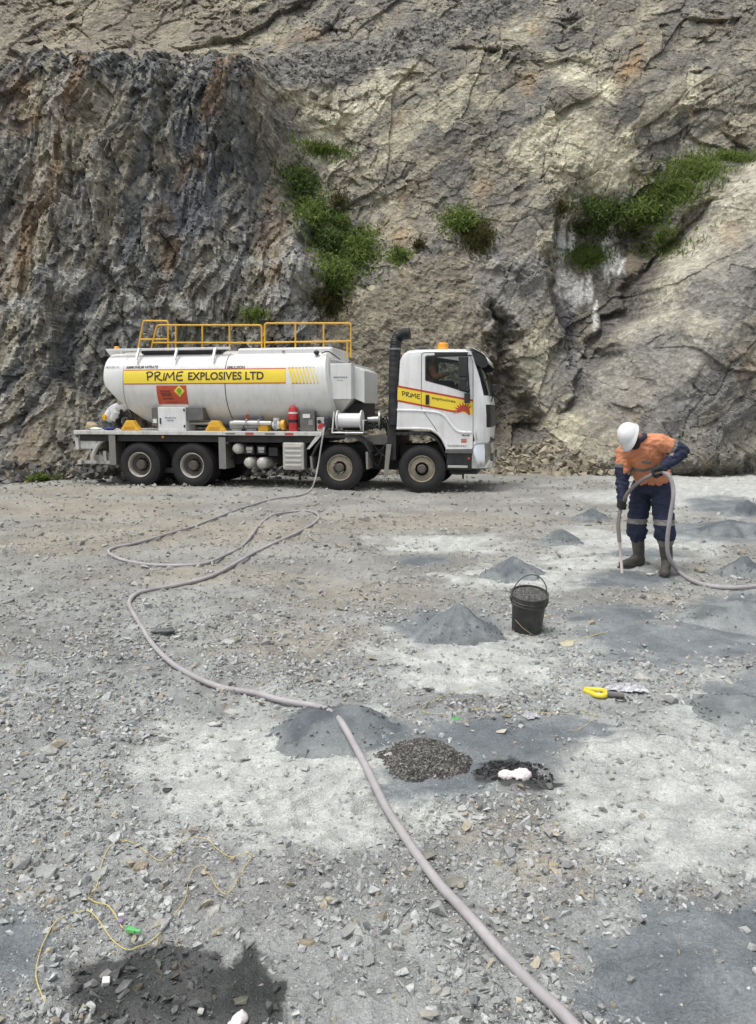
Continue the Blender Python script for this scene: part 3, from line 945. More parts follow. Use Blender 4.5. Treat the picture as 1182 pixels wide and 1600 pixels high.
def rock_thing(px, py, w, h, label, colr, seed, rz=0.0, flat=.55):
    v, f = hull(15, seed, flat)
    p = ground(px, py)
    ppm = (py - 640) / CAMH
    s = w / ppm
    me = mesh_np('rock', v * np.array([s, s * .8, s * h]), f, plain('rock_tone', colr, .9, bump=.5, scale=18, var=.3, dirt=.4, dirt_col=(.34, .34, .33)))
    o = link('rock', me)
    p[2] = gsurf(np.array([p[0]]), np.array([p[1]]))[0] + s * h * .12
    o.location = p; o.rotation_euler = (random.uniform(-.15, .15), random.uniform(-.15, .15), rz)
    return tag(o, label, 'rock', 'loose rocks on the quarry floor')
for i, a in enumerate([
    (255, 991, 42, .5, 'long flat dark grey rock touching the bend of the hose', (.11, .115, .115), 2.9),
    (278, 1000, 24, .8, 'whitish rock between two dark rocks near the hose bend', (.48, .5, .46), .3),
    (300, 1002, 22, .8, 'small dark rock right of the whitish rock near the hose bend', (.15, .16, .15), 1.0),
    (352, 1004, 30, .5, 'pair-like pale slab right of the dark rocks by the hose bend', (.44, .46, .43), .1),
    (73, 1364, 46, .6, 'large pale grey rock at the left edge beyond the yellow wire', (.36, .37, .36), .2),
    (110, 1394, 44, .5, 'pale flat rock below the large pale one at left', (.35, .36, .35), .4),
    (157, 1366, 34, .8, 'upright grey rock crossed by the yellow wire', (.34, .35, .33), 1.1),
    (221, 1356, 30, .9, 'brown-faced rock inside the loop of yellow wire', (.30, .25, .18), .6),
    (262, 1238, 18, .7, 'small black stone on pale powder at left of the hose', (.03, .032, .035), .2),
    (205, 1134, 20, 1.0, 'blue-grey square stone on the gravel left of the hose', (.25, .28, .29), .5),
    (668, 1340, 34, .6, 'brownish flat rock lying against the far side of the hose', (.24, .23, .19), .7),
    (712, 1378, 46, .55, 'olive-grey slab lying against the hose on its right', (.23, .225, .19), .3),
    (865, 1356, 22, .8, 'small tan rock alone on the gravel right of the hose', (.42, .35, .22), .6),
    (548, 1463, 36, .8, 'pale angular rock left of the hose in the foreground', (.34, .34, .32), .9),
    (480, 1480, 28, .8, 'tan-sided rock at the right of the black wet patch', (.30, .25, .17), .1),
    (575, 1500, 34, .6, 'grey rock below the pale angular rock left of the hose', (.30, .31, .30), 1.5),
    (140, 1537, 24, .7, 'grey rock left of the white cube on the black wet patch', (.23, .225, .215), .5),
    (167, 1522, 24, .8, 'grey rock behind the white cube on the black wet patch', (.26, .25, .24), 1.1),
    (195, 1543, 36, .4, 'dark flat shard right of the white cube on the wet patch', (.13, .135, .13), .6),
    (377, 1563, 26, .8, 'mossy brown stone on the black wet patch above the pink lump', (.11, .105, .075), .3),
    (600, 1435, 26, .8, 'brown rock beside the hose in the foreground gravel', (.24, .22, .17), .3),
    (486, 1062, 26, .8, 'small pale rock with a tan side beyond the hose', (.38, .36, .30), .4),
    (1017, 900, 14, .8, 'whitish stone in front of the worker', (.5, .51, .48), .4),
    (885, 1008, 30, .5, 'cream coloured broken rock right of the bucket', (.52, .47, .33), .2),
    (785, 1146, 26, .35, 'flat cream stone above the black blast hole', (.55, .52, .42), .1),
    (793, 1120, 18, .6, 'olive brown stone on the blue grey fines', (.20, .19, .11), .1),
    (960, 1052, 20, .6, 'pale round stone behind the yellow reel', (.42, .41, .38), .1),
    (1172, 1047, 14, .7, 'tiny black stone near the right edge', (.03, .03, .03), .1),
]):
    px, py, w, h, lab, colr, rz = a
    rock_thing(px, py, w, h, lab, colr, 500 + i, rz)

# ================================================================== heaps of drill cuttings
def heap(px0, px1, py_top, py_base, label, c0, c1, seed, sharp=1.0, chips=0, flat=None, ys=.8):
    cxp = (px0 + px1) / 2
    ppm = (py_base - 640) / CAMH
    w = (px1 - px0) / ppm / 2
    b = ground(cxp, py_base)
    centre = b + np.array([0, w * ys * .85, 0])
    d = centre[1]
    # apex height from its sight line
    hgt = at_y(cxp, py_top, d)[2] - float(gz(np.array([centre[0]]), np.array([d]))[0])
    hgt = max(.03, min(hgt, .66 * w))
    if flat: hgt = flat
    nr, na = 34, 96
    rr = np.linspace(0, 1.12, nr)[:, None]; an = np.linspace(0, 2 * np.pi, na, endpoint=False)[None, :]
    wob = 1 + .16 * fbm(np.cos(an) * 1.6 + seed, np.sin(an) * 1.6, 3, seed)
    X = centre[0] + rr * np.cos(an) * w * wob; Y = d + rr * np.sin(an) * w * ys * wob
    prof = np.clip(1 - rr ** sharp, -.2, 1)
    prof = np.where(rr < .10, prof - (0.10 - rr) * .6, prof)
    rill = np.sin(an * 17 + 3 * fbm(np.cos(an) * 3 + seed, np.sin(an) * 3, 2, seed + 2)) * rr * (1 - rr) * .05
    Zg = gz(X, Y)
    Z = Zg + hgt * (prof + rill) + (.026 * fbm(X * 6, Y * 6, 4, seed + 3) + .03 * fbm(X * 2, Y * 2, 2, seed + 5)) * np.minimum(1, hgt * 6) * (rr > .03)
    Z = np.where(rr > 1.0, Zg - .05 * (rr - 1) / .12 - .004, Z)
    V = np.stack([X, Y, Z], -1).reshape(-1, 3)
    i = np.arange(nr - 1)[:, None] * na + np.arange(na)[None, :]; j = np.arange(nr - 1)[:, None] * na + (np.arange(na)[None, :] + 1) % na
    Fq = np.stack([i, j, j + na, i + na], -1).reshape(-1, 4)
    t = sstep(-.6, .6, fbm(X * 3 + seed, Y * 3, 4, seed + 9))[..., None]
    c = np.array(c0) * (1 - t) + np.array(c1) * t
    pale = sstep(.15, .5, fbm(X * 2.2, Y * 2.2, 3, seed + 13))[..., None] * .35
    c = c * (1 - pale) + pale * C(.36, .385, .38)
    if not chips:
        eg = sstep(.62, 1.02, rr + .30 * fbm(X * 5, Y * 5, 4, seed + 21))[..., None] * .42
        c = c * (1 - eg) + eg * C(.36, .375, .365)
    o3 = empty('cuttings_heap', tuple(centre), 0, label, 'heap', 'heaps of drill cuttings') if chips else None
    V2 = V - centre
    me = mesh_np('cuttings_heap' if not chips else 'heap_core', V2, Fq, M['fines'], True, c.reshape(-1, 3))
    if chips:
        link('heap_core', me, o3)
        r_ = np.sqrt(rs.rand(chips)) * 1.0; a_ = rs.uniform(0, 6.283, chips)
        ii = np.clip((r_ / 1.12 * (nr - 1)).astype(int), 0, nr - 1); jj = (a_ / 6.283 * na).astype(int) % na
        P = np.stack([X[ii, jj], Y[ii, jj], Z[ii, jj]], -1) - centre
        P[:, :2] += rs.normal(0, .006, (chips, 2))
        tt = rs.rand(chips)[:, None]
        cc_ = C(.075, .072, .068) * (1 - tt) + C(.31, .30, .28) * tt ** 2
        v, f, k = pebbles(P, rs.uniform(.010, .020, chips), cc_, 1.2)
        tag(link('chips', mesh_np('chips', v, f, M['gravel'], False, k), o3), kind='stuff')
        return o3
    k_ = 90; r_ = rs.uniform(.55, 1.08, k_); a_ = rs.uniform(0, 6.283, k_)
    ii = np.clip((r_ / 1.12 * (nr - 1)).astype(int), 0, nr - 1); jj = (a_ / 6.283 * na).astype(int) % na
    CHIPS.append(np.stack([X[ii, jj], Y[ii, jj], Z[ii, jj] + .003], -1))
    o = link('cuttings_heap', me); o.location = tuple(centre)
    return tag(o, label, 'heap', 'heaps of drill cuttings')
CHIPS = []
BL0, BL1 = (.108, .125, .137), (.168, .186, .197)
for i, (x0, x1, yt, yb, lab, sh) in enumerate([
    (898, 966, 782, 815, 'blue-grey cone of drill cuttings just left of the worker, the farthest one', .9),
    (846, 922, 822, 853, 'grey cone of drill cuttings between the farthest cone and the one behind the bucket', 1.1),
    (752, 864, 861, 906, 'blue-grey heap of drill cuttings standing behind the bucket', 1.0),
    (642, 800, 936, 1006, 'large blue-grey cone of drill cuttings touching the bucket on its left', .95),
    (1138, 1215, 778, 808, 'heap of drill cuttings at the right edge level with the worker knees', 1.0),
    (1095, 1230, 812, 842, 'low wide heap of drill cuttings behind the dark cone at right edge', 1.3),
    (1130, 1215, 861, 903, 'dark cone of drill cuttings at the right edge above the worker hose', .95),
    (1085, 1300, 935, 988, 'low pale-sided heap at the right edge below the worker hose', 1.2),
    (405, 628, 1112, 1172, 'low blue-grey mound of fines with the hose lying buried in it', 1.6),
    (1090, 1260, 1062, 1134, 'soft grey heap at the right edge below the blue patch', 1.4)]):
    heap(x0, x1, yt, yb, lab, BL0 if i not in (1, 7, 9) else (.16, .178, .18), BL1 if i not in (7, 9) else (.27, .29, .295), 600 + i * 7, sh, 0, .07 if i == 9 else None)
heap(592, 738, 1156, 1216, 'brown-black mound of coarse stone chips right of the hose', (.08, .075, .068), (.13, .12, .11), 700, 2.2, chips=5200, flat=.045, ys=1.0)

_p = np.concatenate(CHIPS); _n = len(_p)
v, f, k = pebbles(_p, rs.uniform(.008, .03, _n), C(.10, .115, .125) * (1 - rs.rand(_n)[:, None] * .4) + C(.2, .2, .19) * rs.rand(_n)[:, None], 1.0)
tag(link('coarse_chips', mesh_np('coarse_chips', v, f, M['gravel'], False, k)), kind='stuff', label='coarse chips rolled down the cuttings heaps')

# ================================================================== plants on the rock face
def clump(px, py, rx, ry, name, label, mat, nleaf, blade=.35, seed=0, leafy=False, wid=.022):
    r_ = np.random.RandomState(seed)
    c = on_cliff(px, py)
    sc = c[1] / F
    V, Fc, Cc = [], [], []
    root = MB()
    th = r_.uniform(0, 6.283, nleaf); rad = np.minimum(np.abs(r_.normal(0, .62, nleaf)) + .15 * r_.rand(nleaf), 1.5)
    lump = 1 + .45 * fbm(np.cos(th) * 2 + seed, np.sin(th) * 2, 3, seed)
    gx = c[0] + rad * np.cos(th) * rx * sc * lump; gzz = c[2] + rad * np.sin(th) * ry * sc * lump
    gyv = cliff_y(gx, gzz)
    for k in range(nleaf):
        b = np.array([gx[k], gyv[k] + .03, gzz[k]])
        L = blade * r_.uniform(.5, 1.25) * (1 - .35 * min(1, rad[k]))
        d = np.array([r_.normal(0, .5), -abs(r_.normal(.45, .35)), r_.uniform(.3, 1.1)])
        if leafy:
            b = b + np.array([r_.normal(0, .08), -r_.uniform(0, .38) * max(0, 1 - rad[k] ** 2), r_.normal(.05, .1)])
            d = r_.normal(size=3) * .8 + np.array([0, -.4, .6]); L *= .5
        d = d / np.linalg.norm(d)
        s = np.cross(d, [r_.normal(), r_.normal(), r_.normal()]); s = s / (np.linalg.norm(s) + 1e-6) * wid * r_.uniform(.6, 1.3) * (1.25 if leafy else .8)
        m = b + d * L * .55; t = b + d * L + np.array([0, -.1, -.35]) * L * (0.2 if leafy else .6)
        o = len(V)
        V += [b - s, b + s, m + s * .9, m - s * .9, t]
        Fc += [(o, o + 1, o + 2), (o, o + 2, o + 3), (o + 3, o + 2, o + 4)]
        g = np.clip(r_.rand() * .75 + .25 * (L / blade - .5), 0, 1)
        Cc += [(g * .7,) * 3] * 2 + [(g,) * 3] * 3
    e = empty(name, tuple(c), 0, label, 'plant', 'plants growing on the rock face')
    V = np.array(V) - c
    link('foliage', mesh_np('foliage', V, np.array(Fc), mat, False, np.array(Cc)), e)
    stem = MB()
    for k in range(7):
        b = np.array([gx[k], gyv[k] + .05, gzz[k]]) - c
        stem.tube([b, b + np.array([r_.normal(0, .05), -.12, .12]), b + np.array([r_.normal(0, .1), -.22, .3])], [.012, .009, .004], 5)
    tag(stem.build('stem', M['leafdry'], e), kind='stuff')
    return e
PL = [
    (505, 237, 40, 12, 'grass_clump', 'short green grass on the ledge highest in the central gully', 'leaf', 900, .28, 0),
    (470, 285, 24, 26, 'shrub', 'dark green shrub at the upper end of the central gully', 'leafdark', 1300, .4, 1),
    (490, 335, 28, 30, 'shrub', 'bushy green growth in the middle of the central gully', 'leaf', 1500, .4, 1),
    (515, 378, 30, 24, 'shrub', 'dark shrub below the bushy middle of the central gully', 'leafdark', 1300, .4, 1),
    (560, 392, 34, 34, 'shrub', 'wide green shrub at the right bulge of the central gully', 'leaf', 1700, .45, 1),
    (525, 435, 28, 34, 'shrub', 'green shrub low in the central gully above the truck', 'leaf', 1400, .4, 1),
    (515, 478, 20, 22, 'grass_clump', 'yellowish grass at the bottom tip of the central gully', 'leafdry', 800, .35, 0),
    (530, 318, 16, 22, 'grass_clump', 'thin sparse tuft on bare rock right of the central gully', 'leafdry', 260, .3, 0),
    (535, 348, 10, 10, 'shrub', 'tiny green shrub on bare rock right of the central gully', 'leaf', 250, .3, 1),
    (398, 496, 20, 11, 'grass_clump', 'green tuft on the dark face just above the yellow handrail', 'leaf', 520, .3, 0),
    (722, 350, 28, 22, 'shrub', 'green shrub on the slab above the truck cab', 'leaf', 1000, .38, 1),
    (748, 375, 22, 26, 'grass_clump', 'brownish dry grass hanging beside the shrub above the cab', 'leafdry', 900, .4, 0),
    (625, 402, 18, 14, 'grass_clump', 'small tuft between the gully and the shrub above the cab', 'leaf', 420, .3, 0),
    (655, 385, 8, 8, 'grass_clump', 'tiny dry tuft near the rust-stained rock', 'leafdry', 160, .25, 0),
    (940, 340, 46, 24, 'shrub', 'dark leafy shrub above the white water streaks', 'leafdark', 2200, .42, 1),
    (1005, 338, 34, 24, 'shrub', 'green shrub right of the dark leafy one above the streaks', 'leaf', 1500, .42, 1),
    (1045, 305, 36, 34, 'grass_clump', 'tall bright green grass on the right hand ledge', 'leaf', 1700, .45, 0),
    (1088, 265, 32, 26, 'grass_clump', 'green grass where the right hand ledge rises', 'leaf', 1200, .4, 0),
    (1145, 247, 42, 10, 'grass_clump', 'thin line of grass along the ledge at the right edge', 'leaf', 800, .3, 0),
    (918, 403, 30, 18, 'grass_clump', 'bright grass tuft between the white water streaks', 'leaf', 1400, .36, 0),
    (1036, 380, 26, 20, 'grass_clump', 'rounded green tuft beside the pale right buttress', 'leaf', 1000, .36, 0),
    (64, 750, 18, 7, 'grass_clump', 'small green tuft at the foot of the face at far left', 'leaf', 380, .22, 0),
    (878, 330, 12, 14, 'grass_clump', 'dry wisps left of the dark leafy shrub', 'leafdry', 260, .3, 0),
]
for i, (px, py, rx, ry, nm, lab, mt, nl, bl, lf) in enumerate(PL):
    clump(px, py, rx, ry, nm, lab, M[mt], int(nl * 1.5), bl, 800 + i, bool(lf))

# leaning slab and block that stand out of the right hand face
def slab(px, py, w, h, t, rotv, seed, name):
    v, f = hull(16, seed, .8)
    c = on_cliff(px, py); sc = c[1] / F
    me = mesh_np(name, v * np.array([w * sc, t, h * sc]), f, M['rock'], False, np.tile(C(.36, .335, .26), (len(v), 1)))
    o = link(name, me, cliff); o.location = c + np.array([0, .1, 0]); o.rotation_euler = rotv
    return o
slab(1035, 160, 120, 34, .5, (0, R(-42), R(12)), 901, 'rock_slab')
slab(1068, 182, 34, 30, .6, (.2, .3, .2), 902, 'rock_block')
slab(1090, 135, 60, 26, .5, (0, R(-40), R(-10)), 903, 'rock_slab')
slab(498, 448, 12, 26, .2, (0, R(25), 0), 904, 'rock_slab')
slab(462, 560, 0.1, .1, .01, (0, 0, 0), 905, 'rock_block') if False else None

# ================================================================== the tanker truck
YAW = R(11.5)
_p = at_z(659, 769, -.10)
TO = Vector((_p[0], _p[1], -.10))
TU = np.array([math.cos(YAW), -math.sin(YAW), 0]); TV = np.array([math.sin(YAW), math.cos(YAW), 0])
def T(px, py, yl=0.0):
    """pixel -> truck x, z on the lengthwise plane yl metres in from the near side"""
    r = ray(px, py); o = np.array(TO[:])
    t = (yl - (CAMP - o) @ TV) / (r @ TV)
    p = CAMP + r * t - o
    return float(p @ TU), float(p[2])
def TP(px, py, yl=0.0):
    x, z = T(px, py, yl); return (x, yl, z)
def TW(px, py, yl=0.0):
    x, z = T(px, py, yl)
    return np.array(TO[:]) + TU * x + TV * yl + np.array([0, 0, z])
truck = empty('tanker_truck', TO, -YAW, 'white four axle explosives tanker truck with yellow handrails parked below the rock face', 'truck')
def part(mb, name, mat, parent=None, smooth=False, bevel=0.0, label=None, angle=35):
    o = mb.build(name, mat, parent if parent is not None else truck, smooth, bevel, angle)
    if label: o['label'] = label
    return o

# ---- wheels
RT = .522
def tyre_mesh():
    m = MB()
    w = .28
    prof = [(.288, .03), (.33, .004), (.40, -.004), (.455, .006), (.492, .022), (RT - .006, .045), (RT, .065)]
    for k in range(4):
        y = .075 + k * .036
        prof += [(RT, y), (RT, y + .024), (RT - .014, y + .027), (RT - .014, y + .033)]
    prof += [(RT, w - .065), (RT - .006, w - .045), (.492, w - .022), (.455, w - .006), (.40, w), (.33, w - .004), (.288, w - .03)]
    m.lathe(prof, (0, 0, 0), (0, 1, 0), 56)
    for k in range(56):                              # shoulder lugs
        a = 2 * math.pi * k / 56
        for y0, y1 in ((.018, .062), (w - .062, w - .018)):
            c, s = math.cos(a), math.sin(a); da = .032
            pts = []
            for rr_ in (RT - .035, RT + .004):
                for yy in (y0, y1):
                    for q in (-da, da):
                        pts.append((rr_ * math.cos(a + q), yy, rr_ * math.sin(a + q)))
            m.add(pts, [(0, 1, 3, 2), (4, 6, 7, 5), (0, 4, 5, 1), (2, 3, 7, 6), (0, 2, 6, 4), (1, 5, 7, 3)])
    return m.mesh('tyre', M['rubber'], True, 40)
def rim_front_mesh():
    m = MB()
    m.lathe([(.288, .05), (.300, .012), (.292, .006), (.272, .02), (.262, .07), (.245, .085), (.205, .045), (.165, .03), (.15, .03)], (0, 0, 0), (0, 1, 0), 40, True)
    return m.mesh('rim', M['rimtan'], True, 50)
def rim_rear_mesh():
    m = MB()
    m.lathe([(.288, .05), (.302, .012), (.295, .004), (.278, .012), (.262, .05), (.255, .13)], (0, 0, 0), (0, 1, 0), 40)
    m.cur = 1
    m.lathe([(.255, .131), (.235, .165), (.19, .175), (.15, .165)], (0, 0, 0), (0, 1, 0), 40, True)
    return m.mesh('rim', [M['rimwhite'], M['disc']], True, 50)
def hub_mesh(front):
    m = MB()
    if front:
        m.lathe([(.105, .03), (.10, -.005), (.075, -.03), (.0, -.034)], (0, 0, 0), (0, 1, 0), 24)
        for k in range(10):
            a = 2 * math.pi * k / 10
            m.lathe([(.016, .035), (.016, .005), (.0, .003)], (.152 * math.cos(a), 0, .152 * math.sin(a)), (0, 1, 0), 6)
    else:
        m.lathe([(.125, .17), (.12, .07), (.095, .045), (.0, .04)], (0, 0, 0), (0, 1, 0), 24)
        for k in range(10):
            a = 2 * math.pi * k / 10
            m.lathe([(.016, .17), (.016, .135), (.0, .132)], (.16 * math.cos(a), 0, .16 * math.sin(a)), (0, 1, 0), 6)
    return m.mesh('wheel', M['hub'], True, 40)
def holes_mesh(front):
    m = MB()
    for k in range(10):
        a = 2 * math.pi * (k + .5) / 10
        rr_, y = (.223, .058) if front else (.212, .168)
        m.lathe([(.032, y + .02), (.034, y - .014), (.0, y - .012)] if front else [(.028, y + .01), (.028, y - .008), (0, y - .006)],
                (rr_ * math.cos(a), 0, rr_ * math.sin(a)), (0, 1, 0), 10)
    return m.mesh('hand_hole', M['seal'], True)
TY = tyre_mesh()
FR = (hub_mesh(True), rim_front_mesh(), holes_mesh(True)); RR = (hub_mesh(False), rim_rear_mesh(), holes_mesh(False))
axx = [T(659, 732)[0], T(530.5, 732)[0], T(299.5, 725)[0], T(217.5, 722)[0]]
def wheel(x, y, front, flip, dual):
    hub, rim, holes = FR if front else RR
    h = link('wheel', hub, truck)
    h.location = (x, y, RT - .01)
    h.rotation_euler = (random.uniform(0, 0), 0, math.pi if flip else 0)
    r_ = link('rim', rim, h); t = link('tyre', TY, h)
    q = link('hand_hole', holes, h); q['kind'] = 'stuff'
    if dual:
        t2 = link('tyre', TY, h); t2.location = (0, .33, 0)
for i, x in enumerate(axx):
    wheel(x, .02, i < 2, False, i >= 2)
    wheel(x, 2.46, i < 2, True, i >= 2)

# ---- chassis
xr, xf = T(120, 690)[0], T(757, 700)[0]
m = MB()
for y in (.80, 1.62):
    m.box(xr + .35, xf - .3, y - .045, y + .045, .74, 1.02)
for x in axx: m.tube([(x, .35, RT), (x, 2.13, RT)], .075, 10)
for x in np.linspace(xr + .6, xf - .6, 8): m.box(x - .05, x + .05, .845, 1.575, .78, .98)
m.box(axx[1] - .3, axx[0] + .3, .9, 1.55, .42, .78)                     # engine sump and gearbox
m.box(axx[2] + .7, axx[1] - .6, .95, 1.5, .5, .75)
m.box(axx[3] - .25, axx[2] + .25, .34, .78, .30, .42)
part(m, 'chassis', M['chassis'], bevel=.01)
m = MB(); m.box(axx[2] + .62, axx[1] - .62, 1.78, 2.42, .48, 1.0)  # unseen black box added on the far side to keep the under-deck gap dark
part(m, 'dark_side_filler', M['chassis'], bevel=.02)
m = MB(); m.box(axx[1] + .58, axx[0] - .58, 1.9, 2.4, .55, 1.05)  # second added black box, closing the bright gap between the front axles
part(m, 'dark_axle_filler', M['chassis'], bevel=.02)
m = MB(); m.tube([(axx[3], 1.2, .6), (axx[1] + .4, 1.2, .72)], .06, 10)
part(m, 'prop_shaft', M['chassis'], smooth=True)
for x in axx[2:]:
    m = MB(); m.box(x - .6, x + .6, 1.78, 2.46, 1.09, 1.12)
    part(m, 'mudguard', M['black'])
m = MB(); m.box(axx[3] - .7, axx[2] + .7, .7, 1.9, .55, 1.0)
part(m, 'bogie_frame', M['chassis'], bevel=.02)

# ---- deck
xd0, zd0 = T(115, 672); xd1, _ = T(503, 676)
zt = T(300, 673.5)[1]; zb = zt - .095
m = MB(); m.box(xd0, xd1, 0, 2.48, zb, zt)
part(m, 'deck', M['whitedirty'], bevel=.012)
m = MB(); m.box(xd0 + .1, xd1 - .05, .10, 2.38, zb - .16, zb - .003)
part(m, 'deck_frame', M['chassis'])
m = MB(); m.prism([(xd1 - .02, zb - .002), (xd1 - .30, zb - .30), (xd1 - .36, zb - .30), (xd1 - .14, zb - .002)], .01, .05)
part(m, 'deck_bracket', M['whitedirty'])
for px in (390, 452):
    x, _ = T(px, 679); m = MB(); m.box(x - .1, x + .1, -.006, -.001, zb + .02, zb + .065)
    part(m, 'red_sticker', M['redline'])
for px in (360, 422):
    x, _ = T(px, 679); m = MB(); m.box(x - .12, x + .12, -.006, -.001, zb + .03, zb + .055)
    part(m, 'dark_sticker', M['greybox'])
x, _ = T(252, 680); m = MB(); m.ball((x, .09, zb - .05), .035)
part(m, 'marker_light', M['amber'], smooth=True)

# ---- rear end
x0, z0 = T(115, 684); x1, z1 = T(139, 703)
m = MB(); m.box(x0, x0 + .09, .06, 2.42, z1, z0); m.box(x0 + .09, x1 + .15, .12, .6, z1 + .02, z0 - .01)
part(m, 'light_bar', M['whitedirty'], bevel=.012)
m = MB(); m.box(x0 - .02, x0 - .002, .15, .5, z1 + .06, z0 - .06)
part(m, 'tail_light', M['redline'], bevel=.01)
xa, za = T(118, 726); xb, _ = T(168, 726)
m = MB(); m.box(xa, xa + .1, .1, 2.4, za, za + .10); m.box(xa + .1, xb, .2, .3, za + .01, za + .09)
part(m, 'underrun_bar', M['alu'], bevel=.01)
xa, za = T(132, 705); xb, zb2 = T(163, 728)
m = MB(); m.box(xa, xa + .1, .22, .5, zb2 + .03, za); m.box(xa + .1, xb, .28, .55, zb2 + .04, za - .1); m.box(xb - .14, xb - .05, .20, .28, zb2 + .02, za)
m.lathe([(.0, 0), (.09, 0), (.09, .2), (0, .2)], (xa + .28, .2, (za + zb2) / 2), (0, 1, 0), 16)
part(m, 'pump_housing', M['alu'], bevel=.012)
pts = arc_pts([TP(168, 684, .25), TP(156, 692, .15), TP(148, 706, .1), TP(146, 718, .1), TP(150, 724, .12)])
m = MB(); m.tube(pts, .055, 12)
part(m, 'discharge_pipe', M['alu'], smooth=True)
xa, za = T(125, 692, .3); xb, _ = T(168, 692, .3)
m = MB(); m.box(xa + .1, xb + .3, .6, 1.8, zb - .45, zb - .17)
part(m, 'rear_crossmember', M['greybox'], bevel=.01)

# ---- mudflaps and guards
def flap(pts, y0, y1, nm='mudflap', mat='flap'):
    m = MB(); m.prism([T(a, b, y0) for a, b in pts], y0, y1)
    part(m, nm, M[mat], bevel=.006)
for a0, a1, b0, b1, yb_ in ((169, 181, 679, 727, 0), (341, 357, 683, 733, 0)):
    xa, za = T(a0, b0); xb, zbm = T(a0 + 3, b1)
    m = MB(); m.add([(xa, .02, za), (xa + .03, .02, za), (xa + .03, .66, za), (xa, .66, za), (xa + .10, .02, zbm), (xa + .13, .02, zbm), (xa + .13, .66, zbm), (xa + .10, .66, zbm)],
                    [(0, 1, 2, 3), (4, 7, 6, 5), (0, 4, 5, 1), (1, 5, 6, 2), (2, 6, 7, 3), (3, 7, 4, 0)])
    m.box(xa, xa + .17, .022, .04, zbm + .01, za)
    part(m, 'mudflap', M['flap'])
x2 = axx[1]
def arch(xc, pts_out, th, y0, y1, name, mat):
    m = MB(); pin = []
    n_ = len(pts_out)
    for i, (a, b) in enumerate(pts_out):
        p0 = Vector(pts_out[max(i - 1, 0)]); p1 = Vector(pts_out[min(i + 1, n_ - 1)])
        t = (p1 - p0).normalized(); pin.append((a + t.y * th, b - t.x * th))
    for i in range(n_ - 1):
        m.prism([pts_out[i], pts_out[i + 1], pin[i + 1], pin[i]], y0, y1)
    part(m, name, M[mat])
arch(x2, [T(486, 712), T(493, 697), T(506, 680.5), T(555, 680.5), T(572, 691), T(581, 706)], .05, -.01, .62, 'mudguard', 'black')
arch(x2, [T(486, 733), T(484.5, 713)], .05, .0, .5, 'mudflap', 'flap')
arch(x2, [T(575, 706), T(576, 733)], .05, .0, .5, 'mudflap', 'flap')

# ---- under-deck equipment
for px, py, r_ in ((371, 701, .125), (389, 723, .125), (409.5, 723.5, .135)):
    x, z = T(px, py, .12); m = MB()
    m.lathe([(0, -.06), (r_ * .6, -.05), (r_ * .9, -.015), (r_, .03), (r_, .8), (r_ * .8, .86), (0, .88)], (x, .12, z), (0, 1, 0), 22)
    part(m, 'air_tank', M['alu'], smooth=True)
for px, py in ((390, 703), (408.5, 703), (427, 706)):
    x, z = T(px, py, .2); m = MB(); m.box(x - .11, x + .11, .2, .5, z - .1, z + .1)
    part(m, 'valve_box', M['black'], bevel=.01)
    if px < 420:
        m = MB(); m.box(x - .075, x + .075, .192, .197, z - .01, z + .065); m.box(x - .06, x + .06, .192, .197, z - .06, z - .025)
        part(m, 'valve_label', M['alu'])
x0, z0 = T(440.5, 691); x1, z1 = T(475, 735)
m = MB(); m.box(x0, x1, .03, .62, z1, z0)
ft = part(m, 'fuel_tank', M['alu'], bevel=.045)
for k in range(5):
    z = z1 + (z0 - z1) * (.16 + .17 * k); m = MB(); m.box(x0 + .06, x1 - .06, .012, .04, z - .028, z + .028)
    part(m, 'rib', M['alu'], ft, bevel=.014)
m = MB(); m.lathe([(.04, 0), (.045, .04), (0, .045)], (x1 + .03, .2, z0 - .1), (0, 0, 1), 12); m.box(x1 + .012, x1 + .06, .05, .55, z1 + .05, z0 - .12)
part(m, 'tank_strap', M['black'])
x, z = T(354, 690, .15); m = MB(); m.ball((x, .2, z), (.07, .09, .07)); part(m, 'dryer', M['steel'], smooth=True)
m = MB()
for k in range(6):
    a = TP(345 + 18 * k, 700, .5); b = TP(352 + 18 * k, 725, .55); c = TP(366 + 18 * k, 712, .5)
    m.tube(arc_pts([a, b, c], 5), .012, 6)
tag(part(m, 'air_line', M['black'], smooth=True), kind='stuff')
m = MB()
for a, b, c in (((575, 705), (590, 728), (600, 700)), ((570, 698), (585, 712), (607, 690)), ((580, 690), (592, 705), (604, 715))):
    m.tube(arc_pts([TP(*a, .25), TP(*b, .3), TP(*c, .3)], 6), .014, 6)
tag(part(m, 'air_line', M['black'], smooth=True), kind='stuff')

